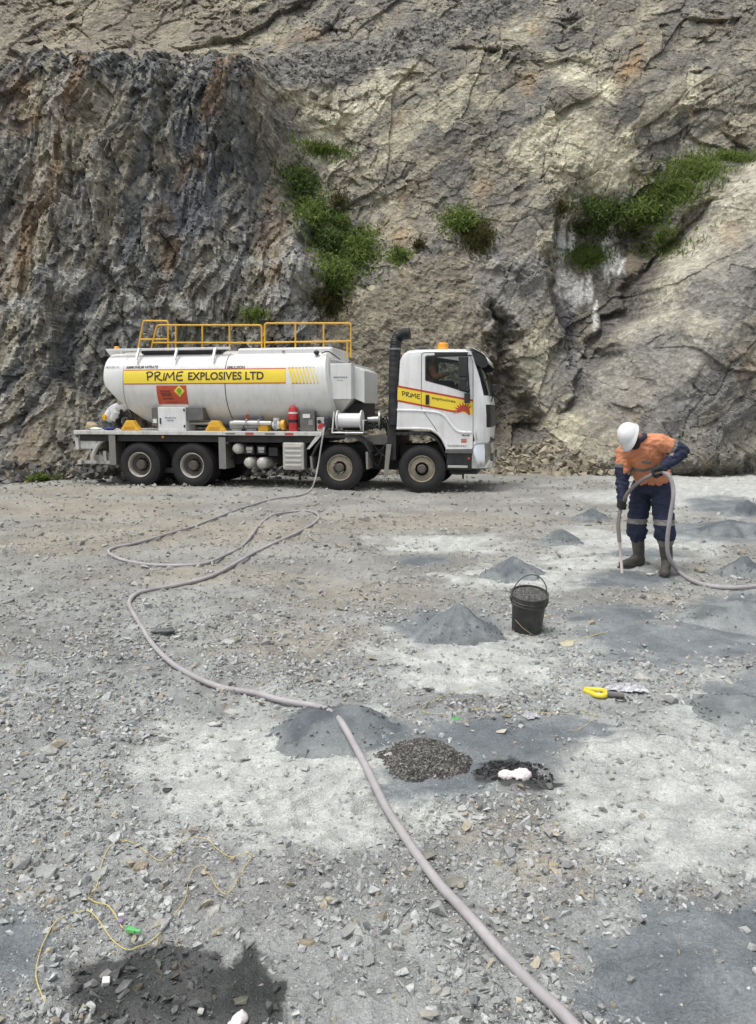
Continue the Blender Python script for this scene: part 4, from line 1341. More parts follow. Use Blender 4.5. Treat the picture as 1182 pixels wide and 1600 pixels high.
# ---- tank
TYC, THW = 1.25, 1.17
tz_c = T(300, 600, .1)[1]; tz_top = T(300, 547.5, TYC - .5)[1]; tz_bot = T(300, 668, .9)[1]
def tank_half(z):
    if z > tz_c: hv, n_ = tz_top - tz_c, 2.7
    else: hv, n_ = tz_c - tz_bot, 2.1
    return THW * max(0.0, 1 - min(1, abs((z - tz_c) / hv)) ** n_) ** (1 / n_)
def tank_y(z): return TYC - tank_half(z)
xt_r = T(159, 580, .1)[0]; xt_f = T(512, 580, .1)[0]
def x_rear(z):
    t = max(0, (tz_c + .05 - z) / (tz_c - tz_bot)); return xt_r + .95 * t ** 1.15
def x_front(z):
    t = (tz_top - z) / (tz_top - tz_bot); return xt_f - .06 + .22 * t
ring = []
for k in range(72):
    a = 2 * math.pi * k / 72
    zz = math.sin(a)
    hv, n_ = ((tz_top - tz_c), 2.7) if zz >= 0 else ((tz_c - tz_bot), 2.1)
    z = tz_c + hv * math.copysign(abs(zz) ** (2 / n_), zz); y = TYC + THW * math.copysign(abs(math.cos(a)) ** (2 / n_), math.cos(a))
    ring.append((y, z))
m = MB(); st = [0, .002, .008] + list(np.linspace(.03, .97, 30)) + [.99, .998, 1]
vs_ = []; fs = []
for i, t in enumerate(st):
    e = min(t, 1 - t); sc = 1 - .10 * max(0, 1 - e / .012) ** 2 if e < .012 else 1
    for (y, z) in ring:
        zz = tz_c + (z - tz_c) * sc
        vs_.append((x_rear(z) + (x_front(z) - x_rear(z)) * t, TYC + (y - TYC) * sc, zz))
for i in range(len(st) - 1):
    for k in range(72):
        fs.append((i * 72 + k, i * 72 + (k + 1) % 72, (i + 1) * 72 + (k + 1) % 72, (i + 1) * 72 + k))
fs.append(tuple(range(72))); fs.append(tuple(range((len(st) - 1) * 72, len(st) * 72)))
m.add(vs_, fs)
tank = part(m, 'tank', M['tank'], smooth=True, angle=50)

def tank_strip(pts, w, name, mat, off=.004, parent=tank):
    """thin seam following the tank side, pts = list of (x, z)"""
    m = MB(); n_ = len(pts)
    vs_ = []
    for (x, z) in pts:
        y = tank_y(z) - off
        vs_ += [(x - w, y, z), (x + w, y, z)]
    m.add(vs_, [(2 * i, 2 * i + 1, 2 * i + 3, 2 * i + 2) for i in range(n_ - 1)])
    return part(m, name, M[mat], parent)
zl = np.linspace(tz_top - .04, tz_bot + .1, 26)
xs1 = T(192.5, 580, .1)[0]; xs2 = T(352, 580, .1)[0]
tank_strip([(xs1, z) for z in zl], .008, 'seam', 'steel')
tank_strip([(xs2, z) for z in zl], .010, 'seam', 'seal')
tank_strip([(xs1 + .001 + (xs2 - xs1) * .52, z) for z in zl], .003, 'seam', 'alu') if False else None

def tank_patch(x0, x1, z0, z1, name, mat, off, shear=0.0, nx=4, nz=8, parent=tank):
    m = MB(); vs_ = []
    for j in range(nz + 1):
        z = z0 + (z1 - z0) * j / nz
        for i in range(nx + 1):
            vs_.append((x0 + (x1 - x0) * i / nx + shear * (z - z1), tank_y(z) - off, z))
    fs = [(j * (nx + 1) + i, j * (nx + 1) + i + 1, (j + 1) * (nx + 1) + i + 1, (j + 1) * (nx + 1) + i) for j in range(nz) for i in range(nx)]
    m.add(vs_, fs)
    return part(m, name, M[mat], parent)
bz1 = T(300, 578, .1)[1]; bz0 = T(300, 598.5, .1)[1]
bx0 = T(194, 588, .1)[0]; bx1 = T(447, 588, .1)[0]
tank_patch(bx0, bx1, bz0, bz1, 'yellow_stripe', 'band', .005, 0, 10, 8)
tank_patch(bx0, bx1, bz1, bz1 + .022, 'stripe_edge', 'redline', .0055, 0, 10, 2)
tank_patch(bx0, bx1, bz0 - .022, bz0, 'stripe_edge', 'redline', .0055, 0, 10, 2)
for k in range(8):
    xa = bx1 + .045 + k * .085; w = .062 - k * .0058
    o = tank_patch(xa, xa + w, bz0 - .012, bz1 + .012, 'stripe_bar', 'band', .005, -.35, 1, 8)
    tank_patch(xa, xa + w, bz1 + .012, bz1 + .03, 'stripe_tick', 'redline', .0055, 0, 1, 1)
    sh = .35 * (bz1 - bz0)
    tank_patch(xa + sh, xa + sh + w, bz0 - .03, bz0 - .012, 'stripe_tick', 'redline', .0055, 0, 1, 1)
# red placard with the yellow diamond
px0, pz1 = T(245, 600.5, .1); px1, _ = T(292, 600.5, .1); pz0 = T(255, 632, .22)[1]
tank_patch(px0, px1, pz0, pz1 - .03, 'placard', 'orangered', .005, 0, 6, 10)
def tank_poly(poly, name, mat, off):
    m = MB(); tris = tessellate_polygon([[Vector((a, b, 0)) for a, b in poly]])
    m.add([(a, tank_y(b) - off, b) for a, b in poly], [tuple(t) for t in tris])
    return part(m, name, M[mat], tank)
dcx, dcz = px0 + (px1 - px0) * .76, pz0 + (pz1 - pz0) * .66
def dia(r_): return [(dcx - r_, dcz), (dcx - r_ / 2, dcz - r_ / 2), (dcx, dcz - r_), (dcx + r_ / 2, dcz - r_ / 2), (dcx + r_, dcz), (dcx + r_ / 2, dcz + r_ / 2), (dcx, dcz + r_), (dcx - r_ / 2, dcz + r_ / 2)]
tank_poly(dia(.135), 'hazard_diamond', 'band', .011)
fl = [(dcx + .052 * math.cos(a) * (1 + .35 * (k % 2)), dcz + .01 + .05 * math.sin(a) * (1 + .35 * (k % 2))) for k, a in enumerate(np.linspace(0, 6.283, 11)[:-1])]
tank_poly(fl, 'hazard_symbol', 'green', .016)
tank_poly([(dcx - .05, dcz - .075), (dcx + .05, dcz - .075), (dcx + .05, dcz - .06), (dcx - .05, dcz - .06)], 'hazard_symbol', 'green', .016)

def tank_text(txt, px, py, h_px, width_px, mat, bold=.012, pl=.1, off=.010, name='lettering', shear=0.0):
    v, f = text_mb(txt, 1.0, bold, 1.0, shear)
    x0, z0 = T(px, py, pl); x1, _ = T(px + width_px, py, pl); _, z1 = T(px, py - h_px, pl)
    vx = (v[:, 0] - v[:, 0].min()) / (v[:, 0].max() - v[:, 0].min()) * (x1 - x0) + x0
    vz = (v[:, 1] - v[:, 1].min()) / (v[:, 1].max() - v[:, 1].min()) * (z1 - z0) + z0
    m = MB(); m.add([(a, tank_y(b) - off, b) for a, b in zip(vx, vz)], f)
    return part(m, name, M[mat], tank)
tank_text('EXPLOSIVES LTD', 295, 594.2, 12.6, 118, 'ink', .022)
tank_text('AMMONIUM NITRATE', 196, 576, 4.6, 50, 'ink', .02)
tank_text('EMULSION', 355, 576, 4.6, 27, 'ink', .02)
tank_text('PROCESS OIL', 164, 575.5, 3.4, 22, 'inkblue', .0)
# brush-style word: broad strokes
def stroke_word(strokes, x0, z0, sx, sz, w, ymap, name, mat, parent, off):
    m = MB()
    for s_ in strokes:
        P = [(x0 + a * sx, z0 + b * sz) for a, b in s_]
        Q = [np.array(p) for p in arc_pts([(a, b, 0) for a, b in P], 4)] if len(P) > 2 else [np.array((*P[0], 0)), np.array((*P[0], 0)) * .5 + np.array((*P[1], 0)) * .5, np.array((*P[1], 0))]
        L, Rr = [], []
        for i, p in enumerate(Q):
            t = Q[min(i + 1, len(Q) - 1)] - Q[max(i - 1, 0)]; t = t / (np.linalg.norm(t) + 1e-9)
            nn = np.array([-t[1], t[0], 0]); ww = w * (.75 + .5 * (i / len(Q)))
            L.append(p + nn * ww / 2); Rr.append(p - nn * ww / 2)
        vs_ = [(a[0], ymap(a[0], a[1]) - off, a[1]) for a in L + Rr]
        k = len(L)
        m.add(vs_, [(i, i + 1, i + 1 + k, i + k) for i in range(k - 1)])
    return part(m, name, M[mat], parent)
PRIME = [[(0.02, .98), (.10, 0)], [(-.12, .85), (.1, 1.0), (.45, .98), (.62, .78), (.45, .52), (.12, .42)],
         [(.88, .95), (.92, 0)], [(.78, .82), (1.1, 1.0), (1.42, .9), (1.3, .62), (.95, .5)], [(1.05, .48), (1.35, .15), (1.7, .02)],
         [(1.92, .92), (1.84, .02)],
         [(2.25, .9), (2.02, .0)], [(2.25, .9), (2.5, .3)], [(2.5, .3), (2.95, 1.0)], [(2.95, 1.0), (3.0, 0.0)],
         [(3.42, .95), (3.28, .5), (3.38, .06), (3.95, .05)], [(3.35, .92), (3.98, 1.0)], [(3.34, .50), (3.88, .58)]]
a0, b0 = T(231, 595, .1); a1, _ = T(287.5, 595, .1); _, b1 = T(230, 581.5, .1)
stroke_word(PRIME, a0, b0, (a1 - a0) / 4.0, b1 - b0, .034, lambda x, z: tank_y(z), 'lettering', 'ink', tank, .010)
for r_, zz in ((0.10, .72), (.10, .6), (.10, .5), (.10, .34)):
    xx = px0 + .06
    m_ = tank_text('DANGER' if zz == .72 else 'EXPLOSIVE', 249 + (1 - zz) * 8, 632 - (zz) * 31 + 3, 3.0, 16, 'seal', .02, .1, .011)
tank_text('EXPLOSIVES 1.5D', 258 + 2, 630, 2.6, 28, 'seal', .01, .2, .012)

# ---- on top of the tank
z_rail = T(260, 546, .35)[1]
m = MB(); xa = T(168, 546, .35)[0]; xb = T(360, 546, .35)[0]
m.box(xa, xb, .33, .40, z_rail - .02, z_rail + .035)
part(m, 'top_rail', M['white'], tank, bevel=.006)
for px in (217, 276.5, 336):
    x, z = T(px, 543.5, .3); _, zlow = T(px, 563, .12)
    m = MB(); m.add([(x - .025, .30, z), (x + .025, .30, z), (x + .025, .36, z), (x - .025, .36, z), (x - .025, .13, zlow), (x + .025, .13, zlow), (x + .025, .19, zlow), (x - .025, .19, zlow)],
                    [(0, 1, 2, 3), (4, 7, 6, 5), (0, 4, 5, 1), (1, 5, 6, 2), (2, 6, 7, 3), (3, 7, 4, 0)])
    part(m, 'rail_bracket', M['white'], tank)
xa = T(222, 550, .45)[0]; xb = T(347, 550, .45)[0]; za = T(250, 552.5, .42)[1]
m = MB(); m.box(xa, xb, .42, 2.05, za, z_rail - .025)
part(m, 'hatch_cover', M['black'], tank, bevel=.01)
x0, z0 = T(371, 544, .45); x1, z1 = T(520, 556, .45)
m = MB(); m.box(x0, x1, .45, 2.05, z1 - .1, z0)
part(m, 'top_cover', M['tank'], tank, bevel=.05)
m = MB(); xx, zz = T(443, 549, .44); m.box(xx - .03, xx + .03, .43, .449, zz - .02, zz + .02); part(m, 'latch', M['steel'], tank)
x0, z0 = T(167, 545, .7); x1, z1 = T(195, 556, .7)
m = MB(); m.prism([(x0, z0), (x0 + .12, z0 - .05), (x1, z0), (x1, z1), (x0 + .15, z1), (x0 + .08, z0 - .1)], .6, 1.9)
part(m, 'rear_bracket', M['whitedirty'], tank)
def beacon(px, py, r_, h, yl, name='beacon', parent=truck):
    x, z = T(px, py, yl); m = MB()
    m.lathe([(r_ * 1.05, 0), (r_, .03), (r_ * .98, h * .7), (r_ * .75, h * .95), (0, h)], (x, yl, z), (0, 0, 1), 18)
    return part(m, name, M['amber'], parent, smooth=True, label='amber beacon lamp')
beacon(183, 547.5, .07, .1, .9)
# hand rails
def handrail(pts_list, yl, r_=.021, name='handrail'):
    m = MB()
    for pts in pts_list:
        q = [TP(a, b, yl) for a, b in pts]
        m.tube(q, r_, 8)
    return part(m, name, M['yellow'], tank, smooth=True)
def rounded(pts, rad=4):
    out = [pts[0]]
    for i in range(1, len(pts) - 1):
        p, a, b = np.array(pts[i], float), np.array(pts[i - 1], float), np.array(pts[i + 1], float)
        d1 = (a - p) / np.linalg.norm(a - p); d2 = (b - p) / np.linalg.norm(b - p)
        for t in np.linspace(0, 1, 5):
            q = (p + d1 * rad) * (1 - t) ** 2 + 2 * p * t * (1 - t) + (p + d2 * rad) * t * t
            out.append(tuple(q))
    out.append(pts[-1]); return out
handrail([rounded([(216, 546), (224.5, 501), (263, 501.5), (263, 549)]), [(219.5, 530), (263, 530)]], .95)
handrail([rounded([(236.5, 546), (245.5, 508), (409, 508), (409.5, 549)]), [(240, 535.5), (409, 535.5)]] + [[(x, 508), (x, 547)] for x in (275, 316.5, 359)], .7)
handrail([rounded([(414, 549), (414, 505), (548.5, 505), (548.5, 558)]), [(414, 535), (548, 533)], [(543, 530), (543, 560)]] + [[(x, 505), (x, 548)] for x in (462, 506)], .7)
# work lamp and cable on the front top
x, z = T(498, 552, .35); m = MB(); m.lathe([(.05, 0), (.06, .05), (.03, .1), (0, .1)], (x, .33, z), (-.6, -.5, .2), 12)
part(m, 'work_lamp', M['black'], tank, smooth=True)
m = MB(); m.tube(arc_pts([TP(503, 552, .35), TP(512, 549, .35), TP(520, 553, .4), TP(532, 562, .4)], 6), .014, 6)
part(m, 'lamp_cable', M['black'], tank, smooth=True)

# ---- things low on the tank side
xa, za = T(246.5, 636, .06); xb, zbb = T(291, 671, .06)
m = MB(); m.box(xa, xb, .06, .6, zt + .002, za)
cab_ = part(m, 'control_cabinet', M['white'], bevel=.012)
m = MB(); m.box(xb + .002, xb + .42, .10, .62, zt + .25, za - .01); part(m, 'cabinet_side', M['greybox'], bevel=.008)
m = MB(); m.box(xa - .19, xa - .004, .12, .62, zt + .12, za - .01); part(m, 'cabinet_side', M['greybox'], bevel=.008)
m = MB(); m.box(xa - .16, xa - .06, .108, .118, zt + .18, zt + .28); part(m, 'notice', M['white'])
m = MB(); m.box(xa + .055, xa + .08, .03, .062, zt + .16, zt + .30); part(m, 'cabinet_handle', M['black'], cab_, bevel=.004)
for q in (.08, za - zt - .1):
    m = MB(); m.box(xb - .05, xb - .015, .045, .062, zt + q, zt + q + .06); part(m, 'hinge', M['black'], cab_)
def face_text(txt, px, py, h_px, w_px, yl, mat, parent, bold=.01, zfun=None, off=.006, shear=0.0, slope=0.0, name='lettering'):
    v, f = text_mb(txt, 1.0, bold, 1.0, shear)
    x0, z0 = T(px, py, yl); x1, _ = T(px + w_px, py, yl); _, z1 = T(px, py - h_px, yl)
    u = (v[:, 0] - v[:, 0].min()) / (v[:, 0].max() - v[:, 0].min()); w = (v[:, 1] - v[:, 1].min()) / (v[:, 1].max() - v[:, 1].min())
    X = x0 + u * (x1 - x0); Z = z0 + w * (z1 - z0) - slope * u * (x1 - x0)
    m = MB(); m.add([(a, yl - off, b) for a, b in zip(X, Z)], f)
    return part(m, name, M[mat], parent)
face_text('PROCESS FUEL', 258, 654, 2.2, 18, .06, 'inkblue', cab_, .02)
face_text('HEATER', 262, 658, 2.2, 10, .06, 'inkblue', cab_, .02)
# valves and pipes between cabinet and extinguisher
m = MB(); z = zt + .30
m.tube([TP(292, 661.5, .3), TP(345, 661.5, .3)], .03, 10)
part(m, 'pipe', M['alu'], smooth=True)
m = MB(); m.tube([TP(366, 660, .16), TP(424, 661, .16)], .045, 12); m.lathe([(.08, 0), (.08, .03)], TP(385, 660, .16), (1, 0, 0), 14, True); m.lathe([(.08, 0), (.08, .03)], TP(404, 660.5, .16), (1, 0, 0), 14, True)
part(m, 'manifold_pipe', M['white'], smooth=True)
for px in (370, 393):
    x, zz = T(px, 667, .25); m = MB(); m.lathe([(.0, -.18), (.12, -.17), (.13, 0), (.12, .17), (0, .18)], (x, .35, zt + .14), (1, 0, 0), 16); m.box(x - .12, x + .12, .25, .45, zt + .002, zt + .05)
    part(m, 'pump', M['steel'], smooth=True)
x0, z0 = T(403.5, 663, .2); x1, _ = T(419, 676, .2)
m = MB(); m.box(x0, x1, .2, .45, zt + .002, z0); part(m, 'pump_cover', M['yellow'], bevel=.01)
x, z = T(431, 664, .15); m = MB(); m.ball((x, .22, z), .115); m.lathe([(.14, -.03), (.14, .03)], (x, .22, z), (1, 0, 0), 16, True); m.lathe([(.07, .0), (.075, .13), (0, .13)], (x, .22, z + .03), (0, 0, 1), 12)
part(m, 'valve', M['white'], smooth=True)
x, z = T(441, 664, .15); m = MB(); m.lathe([(.0, -.04), (.12, -.03), (.12, .05), (0, .06)], (x, .22, z), (1, 0, 0), 16); part(m, 'valve_cap', M['yellow'], smooth=True)
x, z = T(407, 652, .25); m = MB(); m.lathe([(.05, 0), (.05, .10), (.02, .12), (0, .12)], (x, .3, z - .08), (0, 0, 1), 12); part(m, 'gauge', M['inkblue'], smooth=True)
m = MB(); m.tube([TP(388, 656, .25), TP(386, 648, .25)], [.02, .045], 8); part(m, 'valve_handle', M['redline'], smooth=True)
# grey cabinet and hose outlet
x0, z0 = T(469, 642, .15); x1, _ = T(492, 670, .15)
m = MB(); m.box(x0, x1, .15, .6, zt + .002, z0); gc = part(m, 'tool_locker', M['greybox'], bevel=.01)
m = MB(); m.box(x0 + .07, x0 + .24, .140, .147, z0 - .16, z0 - .07); part(m, 'notice', M['white'], gc)
m = MB(); m.box(x1 - .14, x1 - .04, .140, .147, z0 - .32, z0 - .2); part(m, 'locker_handle', M['steel'], gc)
x0, z0 = T(495, 652, .2); x1, _ = T(507, 670, .2)
m = MB(); m.box(x0, x1, .2, .55, zt + .002, z0); gp = part(m, 'gauge_panel', M['alu'], bevel=.008)
for px, py, mt in ((499, 659, 'black'), (503.5, 664, 'red'), (499.5, 667, 'red')):
    x, z = T(px, py, .19); m = MB(); m.lathe([(.045, 0), (.045, -.02), (0, -.022)], (x, .198, z), (0, 1, 0), 14); part(m, 'gauge', M[mt], gp, smooth=True)
m = MB()
for k in range(3):
    x, z = T(511, 655 + 5 * k, .15); m.lathe([(.0, -.05), (.07, -.03), (.07, .06), (0, .08)], (x, .2, z), (.3, -1, .2), 10)
m.tube([TP(508, 672, .1), TP(510, 660, .2), TP(514, 652, .3)], .035, 10)
part(m, 'hose_coupling', M['black'], smooth=True)
# white hopper boxes behind the cab
x0, z0 = T(516, 568, .25); x1, z1 = T(549.5, 624, .25); _, z2 = T(530, 650, .35)
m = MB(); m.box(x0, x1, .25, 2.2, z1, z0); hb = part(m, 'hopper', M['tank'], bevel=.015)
m = MB(); m.add([(x0, .26, z1 - .002), (x1, .26, z1 - .002), (x1, 2.19, z1 - .002), (x0, 2.19, z1 - .002), (x0, .55, z2), (x0 + .14, .55, z2), (x0 + .14, 1.9, z2), (x0, 1.9, z2)],
                [(0, 1, 2, 3), (4, 7, 6, 5), (0, 4, 5, 1), (1, 5, 6, 2), (2, 6, 7, 3), (3, 7, 4, 0)])
part(m, 'hopper_chute', M['alu'], hb)
face_text('ADDITIVE B', 521, 591, 2.6, 22, .25, 'inkblue', hb, .02)
face_text('DRY MIX', 527, 595, 1.4, 10, .25, 'inkblue', hb, .01)
x0, z0 = T(552, 571, .5); x1, z1 = T(570, 630, .5)
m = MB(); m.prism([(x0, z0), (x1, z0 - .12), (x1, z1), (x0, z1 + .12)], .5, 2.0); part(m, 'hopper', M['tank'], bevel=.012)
m = MB(); m.box(x0 - .3, x1 - .05, .7, 1.9, zt + .02, z1); part(m, 'hopper_frame', M['chassis'])
# hose reel
xa, zz = T(527, 657, .22); xb, _ = T(566, 657, .22)
m = MB(); m.lathe([(.0, 0), (.165, 0), (.165, xb - xa), (0, xb - xa)], (xa, .3, zz), (1, 0, 0), 28); rl = part(m, 'hose_reel', M['white'], smooth=True)
for x in (xa + .01, xb - .02):
    m = MB(); m.lathe([(0, -.012), (.235, -.012), (.235, .012), (0, .012)], (x, .3, zz), (1, 0, 0), 28); part(m, 'reel_flange', M['white'], rl, smooth=True)
xx0 = xa - .08; xx1 = xb + .06
m = MB(); m.tube([(xx0, .08, zt - .02), (xx1, .08, zt - .02), (xx1, .08, zz), ], .018, 6); m.tube([(xx0, .08, zt - .02), (xa - .03, .08, zz + .2)], .018, 6); m.tube([(xx1, .08, zz), (xx1, .5, zz)], .018, 6); m.tube([(xx0, .5, zt - .02), (xx1, .5, zt - .02)], .018, 6)
part(m, 'reel_frame', M['white'], rl)
m = MB(); x, z = T(592, 656, .5)
m.lathe([(0, 0), (.22, 0), (.22, .04), (0, .04)], (x, .5, z), (1, .15, 0), 22); m.lathe([(0, -.25), (.07, -.25), (.09, 0)], (x, .5, z), (1, .15, 0), 14)
part(m, 'cable_reel', M['steel'], smooth=True)
m = MB()
for k in range(7):
    a = TP(570 + 4 * k, 672 - 3 * (k % 3), .4); b = TP(578 + 4 * k, 650 + 4 * (k % 2), .45 + .1 * (k % 3)); c = TP(590 + 3 * k, 668 - 5 * (k % 2), .5); d = TP(604, 655 + 4 * k, .55)
    m.tube(arc_pts([a, b, c, d], 5), .018, 6)
tag(part(m, 'cable_bundle', M['black'], smooth=True), kind='stuff')
x0, z0 = T(570, 672, .3); x1, _ = T(608, 672, .3)
m = MB(); m.box(x0, x1, .45, 2.1, zt - .30, zt - .12); part(m, 'rear_platform', M['greybox'], bevel=.01)
# rear hopper outlet, flexible pipe, hose coil
m = MB(); m.tube(arc_pts([TP(178, 600, .5), TP(184, 612, .4), TP(194, 620, .4), TP(201, 616, .5)], 6), .045, 10); part(m, 'filler_pipe', M['greybox'], smooth=True)
m = MB(); x, z = T(192, 622, .5); m.lathe([(.0, 0), (.14, 0), (.15, .15), (.0, .16)], (x, .5, z), (.5, -.6, -.5), 16); part(m, 'filler_cap', M['alu'], smooth=True)
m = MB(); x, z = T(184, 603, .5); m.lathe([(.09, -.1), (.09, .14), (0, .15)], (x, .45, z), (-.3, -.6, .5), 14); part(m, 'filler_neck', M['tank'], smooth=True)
pts = arc_pts([TP(216, 632, .55), TP(200, 634, .5), TP(184, 637, .5), TP(174, 644, .5), TP(168, 656, .5)], 6)
m = MB(); m.tube(pts, [.05 + .07 * min(1, i / 8) for i in range(len(pts))], 14); part(m, 'auger_tube', M['white'], smooth=True)
m = MB(); m.tube([TP(176, 636, .5), TP(183, 645, .5), TP(177, 656, .5)], [.13, .15, .10], 12); part(m, 'auger_housing', M['white'], smooth=True)
m = MB(); x, z = T(166, 652, .42); m.lathe([(0, 0), (.07, 0), (.08, .05), (0, .06)], (x, .4, z), (-.5, -.8, 0), 14); part(m, 'valve_cap', M['yellow'], smooth=True)

# ---- snorkel
m = MB(); xs_, _ = T(615, 660, .2)
P = [TP(616, 664, .2), TP(616, 600, .2), TP(617, 560, .2), TP(619, 536, .2), TP(623, 526, .2), TP(633, 522, .2), TP(641, 521, .2)]
q_ = arc_pts(P, 14); m.tube(q_, [.125 * (1 + .05 * math.sin(i * 1.9) + .03 * math.sin(i * .47)) for i in range(len(q_))], 14)
part(m, 'snorkel', M['black'], smooth=True)
m = MB(); m.lathe([(.132, 0), (.136, .02), (.132, .04)], TP(617.5, 547, .2), (0, 0, 1), 14); part(m, 'snorkel_clamp', M['steel'], smooth=True)
m = MB(); x0, z0 = T(606, 668, .25); m.box(x0, x0 + .2, .2, 2.1, .7, z0 + .1); part(m, 'cab_rear_frame', M['chassis'])
m = MB(); m.add([TP(604, 694, .1), TP(612, 694, .1), TP(606, 745, .1), TP(600, 745, .1), TP(604, 694, .5), TP(612, 694, .5), TP(606, 745, .5), TP(600, 745, .5)],
                [(0, 1, 2, 3), (4, 7, 6, 5), (0, 4, 5, 1), (1, 5, 6, 2), (2, 6, 7, 3), (3, 7, 4, 0)])
part(m, 'mudflap', M['flap'])

# ---- cab
CABY = .05; CABW = 2.40
prof_px = [(620, 671), (621, 600), (623.5, 562), (628, 552), (637, 546.5), (650, 545), (700, 544), (728, 544.5), (740, 548), (748, 562), (757, 592), (763, 618),
           (766, 632), (767, 650), (767, 668), (764, 690), (759, 702), (697, 702), (693, 692), (684, 679), (673, 672.5), (655, 671)]
prof = [T(a, b, CABY) for a, b in prof_px]
inset = []
for (a, b) in prof_px:
    ix = -.33 if a > 741 else (-.2 if a > 735 and b < 560 else (-.06 if a > 700 and b < 560 else (.05 if a < 632 and b < 640 else 0)))
    iz = -.075 if b < 556 else (-.03 if b < 566 else 0)
    inset.append((ix, iz))
DEP = .26
def cab_rings():
    out = []
    for k in range(7):
        a = math.pi / 2 * k / 6
        out.append(([(x + ix * (1 - math.sin(a)), z + iz * (1 - math.sin(a))) for (x, z), (ix, iz) in zip(prof, inset)], DEP * (1 - math.cos(a))))
    return out
rings = cab_rings()
seq = [(r_, CABY + y) for r_, y in rings] + [(r_, CABY + CABW - y) for r_, y in reversed(rings)]
win_px = rounded([(668, 556), (730.5, 554), (734.5, 614.5), (700, 604), (665, 594.5), (665, 558)][::1], 2.2)
win = [T(a, b, CABY) for a, b in win_px]
body = MB(); wind = MB(); grl = MB()
NP = len(prof)
allv = [(x, y, z) for r_, y in seq for (x, z) in r_]
def strip_faces(sel):
    fs = []
    for i in range(len(seq) - 1):
        for k in range(NP):
            kind = 'body'
            if k in (9, 10) and 3 <= i <= len(seq) - 5: kind = 'wind'
            if k in (8,) and 4 <= i <= len(seq) - 6: kind = 'body'
            if k in (12, 13) and 3 <= i <= len(seq) - 5: kind = 'grille'
            if 16 <= k <= 21: kind = 'floor'
            if kind == sel:
                fs.append((i * NP + k, i * NP + (k + 1) % NP, (i + 1) * NP + (k + 1) % NP, (i + 1) * NP + k))
    return fs
capn = seq[0][0]
def cap_faces(mb, poly, hole, y):
    tris = tessellate_polygon([[Vector((a, b, 0)) for a, b in poly], [Vector((a, b, 0)) for a, b in hole]])
    pts = [(a, y, b) for a, b in poly] + [(a, y, b) for a, b in hole]
    mb.add(pts, [tuple(t) for t in tris])
body.add(allv, strip_faces('body') + strip_faces('floor'))
cap_faces(body, capn, win, CABY); cap_faces(body, capn, win, CABY + CABW)
# window reveals
for y0, y1 in ((CABY, CABY + .05), (CABY + CABW - .05, CABY + CABW)):
    k = len(win); body.add([(a, y0, b) for a, b in win] + [(a, y1, b) for a, b in win], [(i, (i + 1) % k, (i + 1) % k + k, i + k) for i in range(k)])
cab = part(body, 'cab', M['white'], smooth=True, angle=38)
wind.add(allv, strip_faces('wind')); part(wind, 'windscreen', M['glass'], cab, smooth=True)
grl.add(allv, strip_faces('grille')); part(grl, 'grille', M['black'], cab, smooth=True)
# lining: dark inside shell just within the white one
ln = MB()
cxm = np.mean([p[0] for p in prof]); czm = np.mean([p[1] for p in prof])
shr = lambda poly: [(cxm + (x - cxm) * .96, czm + (z - czm) * .955) for x, z in poly]
cap_faces(ln, shr(capn), win, CABY + .055); cap_faces(ln, shr(capn), win, CABY + CABW - .055)
lp = shr(capn); k = len(lp)
ln.add([(a, CABY + .055, b) for a, b in lp] + [(a, CABY + CABW - .055, b) for a, b in lp], [(i, (i + 1) % k, (i + 1) % k + k, i + k) for i in range(k) if i not in (8, 9, 10, 11)])
part(ln, 'cab_lining', M['lining'], cab)
for y in (CABY + .03, CABY + CABW - .03):
    m = MB(); tris = tessellate_polygon([[Vector((a, b, 0)) for a, b in win]])
    m.add([(a, y, b) for a, b in win], [tuple(t) for t in tris]); part(m, 'door_window', M['glass'], cab)
wf = [(a + (cxm - a) * 0, b) for a, b in win]
m = MB()
wc = (np.mean([p[0] for p in win]), np.mean([p[1] for p in win]))
k = len(win)
outer = [(wc[0] + (a - wc[0]) * 1.012, wc[1] + (b - wc[1]) * 1.02) for a, b in win]; inner = [(wc[0] + (a - wc[0]) * .95, wc[1] + (b - wc[1]) * .93) for a, b in win]
m.add([(a, CABY - .004, b) for a, b in outer] + [(a, CABY - .004, b) for a, b in inner], [(i, (i + 1) % k, (i + 1) % k + k, i + k) for i in range(k)])
part(m, 'window_seal', M['black'], cab)
m = MB(); m.box(*[T(679, 553)[0], T(731, 553)[0]], CABY - .03, CABY - .004, T(700, 556)[1], T(700, 550.5)[1]); part(m, 'wind_deflector', M['black'], cab, bevel=.006)
# seats, wheel, dash
sx, sz = T(676, 603, .6)
for y in (.45, 1.5):
    m = MB(); m.box(sx - .28, sx + .30, y, y + .5, sz - .18, sz - .02); m.box(sx - .32, sx - .16, y + .02, y + .48, sz - .05, sz + .62); m.box(sx - .31, sx - .19, y + .12, y + .38, sz + .66, sz + .86)
    part(m, 'seat', M['lining'], cab, bevel=.04)
dx, dz = T(736, 616, .6)
m = MB(); m.box(dx - .25, dx + .12, .2, 2.2, dz - .35, dz + .02); part(m, 'dashboard', M['lining'], cab, bevel=.05)
m = MB(); m.tube([(dx - .38 + .14 * math.cos(a) * .5, .72 + .22 * math.sin(a), dz + .05 + .2 * math.cos(a)) for a in np.linspace(0, 6.283, 21)], .016, 6); part(m, 'steering_wheel', M['black'], cab, smooth=True)
# seams
def seam(pts, name='door_seam'):
    m = MB(); m.tube([(*T(a, b, CABY)[:1], CABY - .001, T(a, b, CABY)[1]) for a, b in pts], .007, 5); part(m, name, M['greybox'], cab)
seam(rounded([(659, 553), (658.5, 638), (680, 668), (697, 701)], 4)); seam([(739.5, 566), (739.5, 701)]); seam([(659, 553), (664, 550.5), (733, 550.5), (739.5, 566)])
